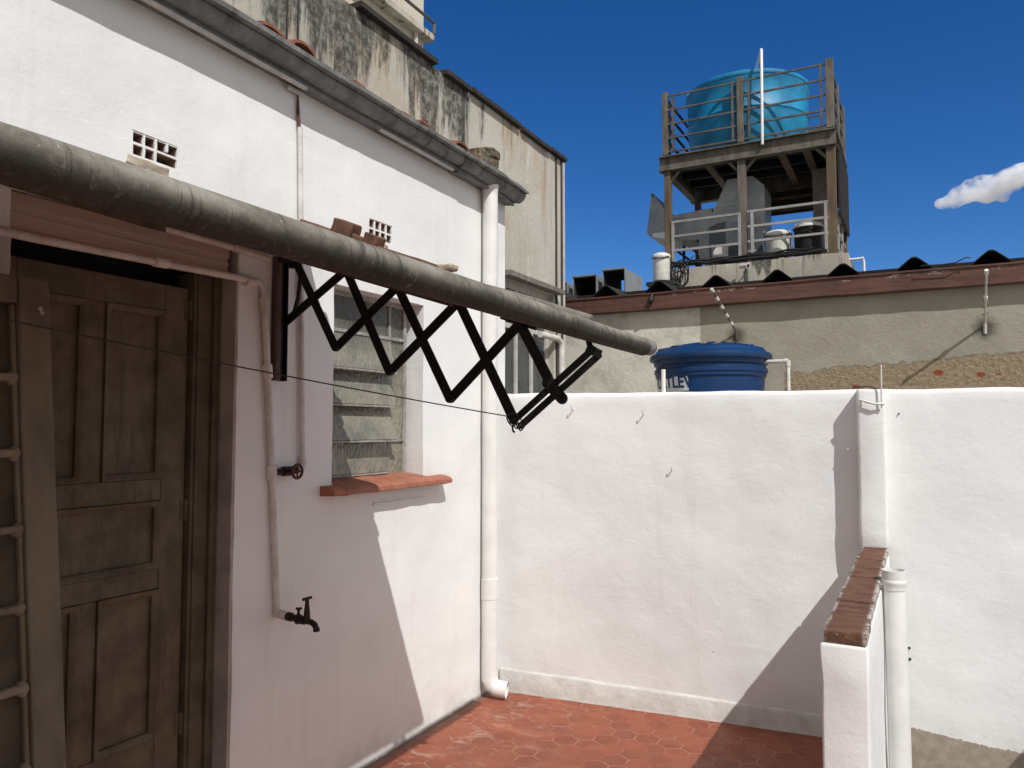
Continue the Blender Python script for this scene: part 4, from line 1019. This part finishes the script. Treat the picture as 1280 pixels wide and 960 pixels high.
railing((TXM+.1, TY0-.06, 0), (TX1-.06, TY0-.06, 0), 4.80, [5.74, 5.45, 5.16], (.06, .97), 'raillit', 0, 1, .028)
railing((TX1+.03, TY0+.1, 0), (TX1+.03, TY1-.1, 0), 4.78, [5.72, 5.35, 5.0], (.3, .7), 'raillit', 0, 1, .026)
railing((TX0-.02, TY0+.1, 0), (TX0-.02, TY1-.1, 0), 4.78, [5.6, 5.3, 5.0], (.5,), 'steel_dark', 0, 1, .026)
# corrugated side screen
m = MB()
for k in range(18): m.box(TX1+.10, TX1+.125, TY0+.3+k*.115, TY0+.3+k*.115+.06, 5.6, 6.9)
m.box(TX1+.085, TX1+.10, TY0+.3, TY1, 5.6, 6.9); tp(m, 'side_screen', 'steel_dark')

# light blue tank
bt = thing('rooftop_tank', 'round light blue water tank on top of the steel tower', 'water tank', (-3.02, 16.25, 7.10))
c_ = bt.location
m = MB(); m.lathe([(1.10, 0), (1.14, .05), (1.20, .75), (1.205, .80), (1.225, .83), (1.205, .86), (1.215, 1.42), (1.235, 1.46), (1.24, 1.55), (1.20, 1.60)], c_, 72); rel(m.build('body', 'tankcyan', None, 40), bt)
m = MB(); m.lathe([(1.245, 1.50), (1.256, 1.52), (1.25, 1.58), (1.20, 1.62), (1.08, 1.65), (.85, 1.68), (.45, 1.71), (.22, 1.72), (.21, 1.75), (.0001, 1.76)], c_, 72); rel(m.build('lid', 'tankcyan', None, 40), bt)
for a in (R(197), R(20), R(80), R(140)):
    m = MB(); q = c_+Vector((1.2*math.cos(a), 1.2*math.sin(a), 1.60)); rot = Matrix.Rotation(a, 3, 'Z')
    m.obb(q+Vector((0, 0, .06)), (.05, .16, .2), rot, .012, 2); rel(m.build('lug', 'tankcyan', None, 50), bt)
m = MB(); m.box(c_.x+.16, c_.x+.34, c_.y-.12, c_.y+.12, c_.z+1.74, c_.z+1.78); m.box(c_.x-.02, c_.x+.16, c_.y-.03, c_.y+.03, c_.z+1.74, c_.z+2.16, .02); rel(m.build('float_bracket', 'tankcyan', None, 40), bt)
for ch in bt.children:
    for v in ch.data.vertices: v.co.z = 7.1+(v.co.z-7.1)*.925
m = MB(); m.tube([(-2.49, 14.88, 6.98), (-2.475, 14.88, 8.80), (-2.48, 14.90, 8.84), (-2.52, 15.02, 8.82), (-2.85, 15.6, 8.36), (-2.95, 15.75, 8.25)], .028, 12)
tag(m.build('vent_riser', 'pvc', None, 60), 'slim white vent pipe rising in front of the light blue tank', 'pipe')

# exhaust ducting on the lower level
ed = thing('exhaust_duct', 'big grey sheet metal exhaust duct with flared hood inside the tower', 'duct', (-3.4, 15.9, 4.76))
m = MB(); m.extrude([(-3.62, 5.95), (-3.30, 6.62), (-2.80, 6.62), (-2.58, 6.40), (-2.58, 5.45), (-3.05, 5.35), (-3.35, 5.55), (-3.62, 5.52)], 'y', 15.55, 16.35); rel(m.build('duct_body', 'galv', None, 0), ed)
m = MB(); m.extrude([(-4.50, 5.52), (-4.50, 6.04), (-3.625, 6.10), (-3.625, 5.45)], 'y', 15.6, 16.3); m.box(-3.99, -3.96, 15.585, 16.315, 5.46, 6.09); rel(m.build('duct_arm', 'galv', None, 0), ed)
m = MB(); m.extrude([(-4.505, 5.52), (-4.505, 6.04), (-4.80, 6.50), (-4.86, 6.50), (-4.96, 5.70), (-4.90, 5.62)], 'y', 15.45, 16.45); rel(m.build('hood', 'galv', None, 0), ed)
m = MB(); m.extrude([(-4.862, 6.52), (-4.83, 6.54), (-4.80, 6.46), (-4.815, 6.42)], 'y', 15.44, 16.46); rel(m.build('hood_lip', 'steel', None, 0), ed)
m = MB(); m.tube([(-3.38, 15.42, 5.22), (-3.38, 16.2, 5.22)], .50, 28); m.extrude([(-3.38, 5.18), (-3.38, 5.74), (-2.62, 5.62), (-2.62, 4.78), (-3.0, 4.78)], 'y', 15.43, 16.19); rel(m.build('fan_casing', 'galv_dark', None, 40), ed)
for bx in ((-3.0, -2.98, 15.405, 15.425, 4.8, 5.7), (-3.60, -3.56, 15.40, 15.42, 4.78, 5.3), (-3.25, -2.7, 15.38, 15.404, 5.05, 5.10)): m = MB(); m.box(*bx); rel(m.build('casing_strap', 'galv', None, 0), ed)
m = MB(); m.tube([(-3.35, 15.18, 5.04), (-3.35, 15.41, 5.04)], .17, 20); rel(m.build('motor', 'plastic_w', None, 40), ed)
m = MB(); m.box(-3.55, -3.05, 15.2, 15.5, 4.77, 4.87); m.box(-3.22, -2.95, 15.16, 15.19, 4.9, 5.16); rel(m.build('motor_mount', 'galv_dark', None, 0), ed)
# block pier behind
m = MB(); m.box(-1.78, -1.42, 16.4, 16.8, 4.75, 6.85, .01); tag(m.build('block_pier', 'concrete'), 'pale block pier at the back right of the tower', 'pier')
# compressor drums
def drum(c, r_, h, mb_, ml_, label):
    t_ = thing('drum', label, 'drum', c, 'drums on the tower floor')
    m = MB(); m.lathe([(r_*.92, 0), (r_*.98, .03), (r_, h*.80), (r_*1.07, h*.81), (r_*1.07, h*.86)], c, 32); rel(m.build('body', mb_, None, 40), t_)
    m = MB(); m.lathe([(r_*1.09, h*.84), (r_*1.09, h*.89), (r_*.95, h*.95), (r_*.6, h), (.0001, h*1.01)], c, 32); rel(m.build('lid', ml_, None, 40), t_)
    m = MB(); pts = [Vector(c)+Vector((r_*1.11*math.cos(a), r_*1.11*math.sin(a), h*.83-.05*math.sin((a+PI*.9)*1.25)**2)) for a in [R(-160+10*j) for j in range(15)]]
    m.tube(pts, .01, 6); rel(m.build('handle', 'black_cable', None, 60), t_)
    return t_
drum((-2.30, 15.28, 4.765), .235, .62, 'plastic_w', 'plastic_w', 'white plastic drum at the middle of the tower floor')
drum((-1.76, 15.32, 4.765), .25, .72, 'steel_dark', 'plastic_w', 'dark drum with a white lid beside the right tower post')
t_ = drum((-4.43, 14.70, 4.50), .17, .56, 'plastic_w', 'plastic_w', 'white drum bracketed outside the lower left corner of the tower')
m = MB(); m.box(-4.7, -4.2, 14.55, 14.86, 4.40, 4.48, .005); rel(m.build('bracket', 'steel_dark', None), t_)
for (a, b, q, zq) in ((-2.02, -2.0, 15.05, 5.2), (-1.36, -1.34, 14.98, 5.3)): m = MB(); m.box(a, b, q, q+.08, 4.78, zq); rel(m.build('gauge_post', 'raillit', None, 0), tw)
# cables lying along the plinth edge, hanging coil at the left
m = MB()
for k in range(26):
    zz0 = 4.775+.09*random.random(); ph = random.random()*9; y_ = 14.93+random.uniform(-.07, .06)
    a0, a1 = sorted((random.uniform(-4.35, -2.6), random.uniform(-3.2, -1.15)))
    m.tube([(x_, y_+.03*noise.noise(Vector((x_*2, ph, 0))), zz0+.012+.07*abs(noise.noise(Vector((x_*1.7, ph, 3))))) for x_ in frange(a0, a1, .12)], random.choice((.014, .02, .028)), 6)
tag(m.build('cable_bundle', 'black_cable', None, 60), 'messy black cables lying along the front edge of the plinth', 'cables')
m = MB()
for k in range(7):
    cx, cz0, rx, rz = -4.16+random.uniform(-.13, .16), 4.58+random.uniform(-.09, .10), random.uniform(.07, .19), random.uniform(.14, .28)
    m.tube([(cx+rx*math.cos(a), 14.70+.04*k/7+random.uniform(-.01, .01), cz0+rz*math.sin(a)) for a in [j*2*PI/22 for j in range(23)]], .013, 6)
m.tube([(-4.0, 14.75, 4.75), (-3.9, 14.78, 4.86), (-3.82, 14.85, 4.98)], .013, 6)
tag(m.build('cable_coil', 'black_cable', None, 60), 'black cable coil hanging beside the white drum on the plinth', 'cables')
cm = thing('security_camera', 'small white camera on an arm fixed to the plinth face', 'camera', (-2.80, 14.85, 4.62))
m = MB(); m.tube([(-2.82, 14.86, 4.55), (-2.82, 14.70, 4.62)], .012, 8); m.box(-2.85, -2.79, 14.84, 14.86, 4.30, 4.62, .003); rel(m.build('mount', 'rail', None), cm)
m = MB(); m.tube([(-2.90, 14.72, 4.645), (-2.74, 14.60, 4.625)], .045, 14); rel(m.build('housing', 'plastic_w', None, 40), cm)
m = MB(); m.tube([(-2.742, 14.602, 4.6253), (-2.735, 14.597, 4.6245)], .034, 14); rel(m.build('lens', 'dark', None, 40), cm)
m = MB(); m.tube([(-1.05, 14.9, 4.62), (-.83, 14.9, 4.62), (-.80, 14.9, 4.60), (-.79, 14.9, 4.56), (-.79, 14.9, 2.0)], .022, 10); m.tube([(-.835, 14.9, 4.62), (-.785, 14.9, 4.62)], .028, 10)
tag(m.build('roof_pipe', 'pvc', None, 60), 'bent white pipe at the right end of the cement plinth', 'pipe')

# ------------------------------------------------------------------ cloud
g = bpy.data.materials.new('cloud_vapour'); g.use_nodes = True; nt = g.node_tree; nt.nodes.clear()
out = nt.nodes.new('ShaderNodeOutputMaterial'); pv_ = nt.nodes.new('ShaderNodeVolumePrincipled'); nt.links.new(pv_.outputs[0], out.inputs['Volume'])
pv_.inputs['Color'].default_value = (1, 1, 1, 1); pv_.inputs['Anisotropy'].default_value = -.25
ge = nt.nodes.new('ShaderNodeTexCoord'); tn = nt.nodes.new('ShaderNodeTexNoise'); tn.inputs['Scale'].default_value = .06; tn.inputs['Detail'].default_value = 5; tn.inputs['Roughness'].default_value = .62
nt.links.new(ge.outputs['Object'], tn.inputs['Vector'])
mr = nt.nodes.new('ShaderNodeMapRange'); mr.inputs['From Min'].default_value = .40; mr.inputs['From Max'].default_value = .72; mr.inputs['To Max'].default_value = .30
nt.links.new(tn.outputs['Fac'], mr.inputs['Value']); nt.links.new(mr.outputs[0], pv_.inputs['Density'])
M['cloud'] = g
cb = MB()
cc = Vector((59, 700, 187))
for (dx_, dz_, r_) in ((-37, -7, 7), (-30, -5, 9), (-23, -1, 12), (-17, 1, 13), (-11, 4, 14), (-3, 3, 14), (4, 5, 15), (12, 8, 13), (21, 11, 14), (31, 13, 16), (43, 15, 18), (56, 16, 20), (70, 15, 20), (-8, -5, 7), (3, -5, 6)):
    t_ = bmesh.new(); bmesh.ops.create_icosphere(t_, subdivisions=3, radius=r_)
    for v in t_.verts:
        v.co.z *= .62
        v.co += v.co.normalized()*noise.noise(v.co*.16+Vector((dx_, 0, dz_)))*r_*.35
    bmesh.ops.translate(t_, vec=Vector((dx_, random.uniform(-6, 6), dz_)), verts=t_.verts); cb.add(t_)
co = cb.build('clouds', 'cloud', None, 0)
co.location = cc
rm = co.modifiers.new('remesh', 'REMESH'); rm.mode = 'VOXEL'; rm.voxel_size = 2.0
kind(co, 'stuff')

# ------------------------------------------------------------------ light, sky, camera
s_ = Vector((-.722, .521, -1)).normalized()
sun = bpy.data.lights.new('sun', 'SUN'); sun.energy = 3.6; sun.angle = R(.5); sun.color = (1, .98, .945)
so = bpy.data.objects.new('sun', sun); COL.objects.link(so); so.rotation_euler = s_.to_track_quat('-Z', 'Y').to_euler(); so.location = (6, -5, 10)
w = bpy.data.worlds.new('World'); SC.world = w; w.use_nodes = True; nt = w.node_tree; nt.nodes.clear()
sk = nt.nodes.new('ShaderNodeTexSky'); sk.sky_type = 'NISHITA'; sk.sun_disc = False
sk.sun_elevation = math.asin(-s_.z); sk.sun_rotation = math.atan2(-s_.x, -s_.y)
sk.altitude = 1500; sk.air_density = .9; sk.dust_density = .1; sk.ozone_density = 4.0
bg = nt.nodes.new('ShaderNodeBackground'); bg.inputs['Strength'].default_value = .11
hs_ = nt.nodes.new('ShaderNodeHueSaturation'); hs_.inputs['Saturation'].default_value = 1.3; hs_.inputs['Hue'].default_value = .508; hs_.inputs['Value'].default_value = .92; nt.links.new(sk.outputs[0], hs_.inputs['Color'])
wo_ = nt.nodes.new('ShaderNodeOutputWorld'); tc_ = nt.nodes.new('ShaderNodeTexCoord')
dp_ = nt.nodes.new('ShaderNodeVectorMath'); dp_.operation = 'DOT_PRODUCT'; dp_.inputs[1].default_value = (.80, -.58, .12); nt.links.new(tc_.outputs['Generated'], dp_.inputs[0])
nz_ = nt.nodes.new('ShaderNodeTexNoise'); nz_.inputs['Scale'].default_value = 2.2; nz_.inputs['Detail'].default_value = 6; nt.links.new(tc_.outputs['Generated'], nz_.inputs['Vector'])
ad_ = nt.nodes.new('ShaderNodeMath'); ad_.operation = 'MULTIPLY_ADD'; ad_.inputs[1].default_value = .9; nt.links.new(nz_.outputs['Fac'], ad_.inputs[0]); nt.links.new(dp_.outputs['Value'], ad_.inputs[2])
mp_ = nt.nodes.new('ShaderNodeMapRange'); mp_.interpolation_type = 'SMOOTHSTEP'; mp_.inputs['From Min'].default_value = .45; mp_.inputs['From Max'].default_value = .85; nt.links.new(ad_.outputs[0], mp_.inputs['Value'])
mx_ = nt.nodes.new('ShaderNodeMix'); mx_.data_type = 'RGBA'; nt.links.new(mp_.outputs[0], mx_.inputs[0]); nt.links.new(hs_.outputs[0], mx_.inputs[6]); mx_.inputs[7].default_value = (5.0, 4.95, 4.95, 1)  # white cloud bank added behind and right of the camera as unseen fill
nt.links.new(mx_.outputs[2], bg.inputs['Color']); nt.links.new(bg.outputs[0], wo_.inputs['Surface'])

F = 960/1280
cam = bpy.data.cameras.new('camera'); cam.sensor_fit = 'HORIZONTAL'; cam.sensor_width = 36; cam.lens = 36*F; cam.clip_start = .02; cam.clip_end = 5000
yaw = math.atan2(1148-640, 960); pitch = math.atan2(55, 960)
ob = bpy.data.objects.new('camera', cam); COL.objects.link(ob); ob.location = (0, 0, 1.6); ob.rotation_euler = (PI/2+pitch, 0, yaw)
SC.camera = ob
SC.view_settings.view_transform = 'Standard'; SC.view_settings.look = 'None'; SC.view_settings.exposure = .1; SC.view_settings.gamma = 1; SC.view_settings.use_curve_mapping = False
SC.cycles.volume_bounces = 10; SC.cycles.max_bounces = 12; SC.cycles.use_denoising = True
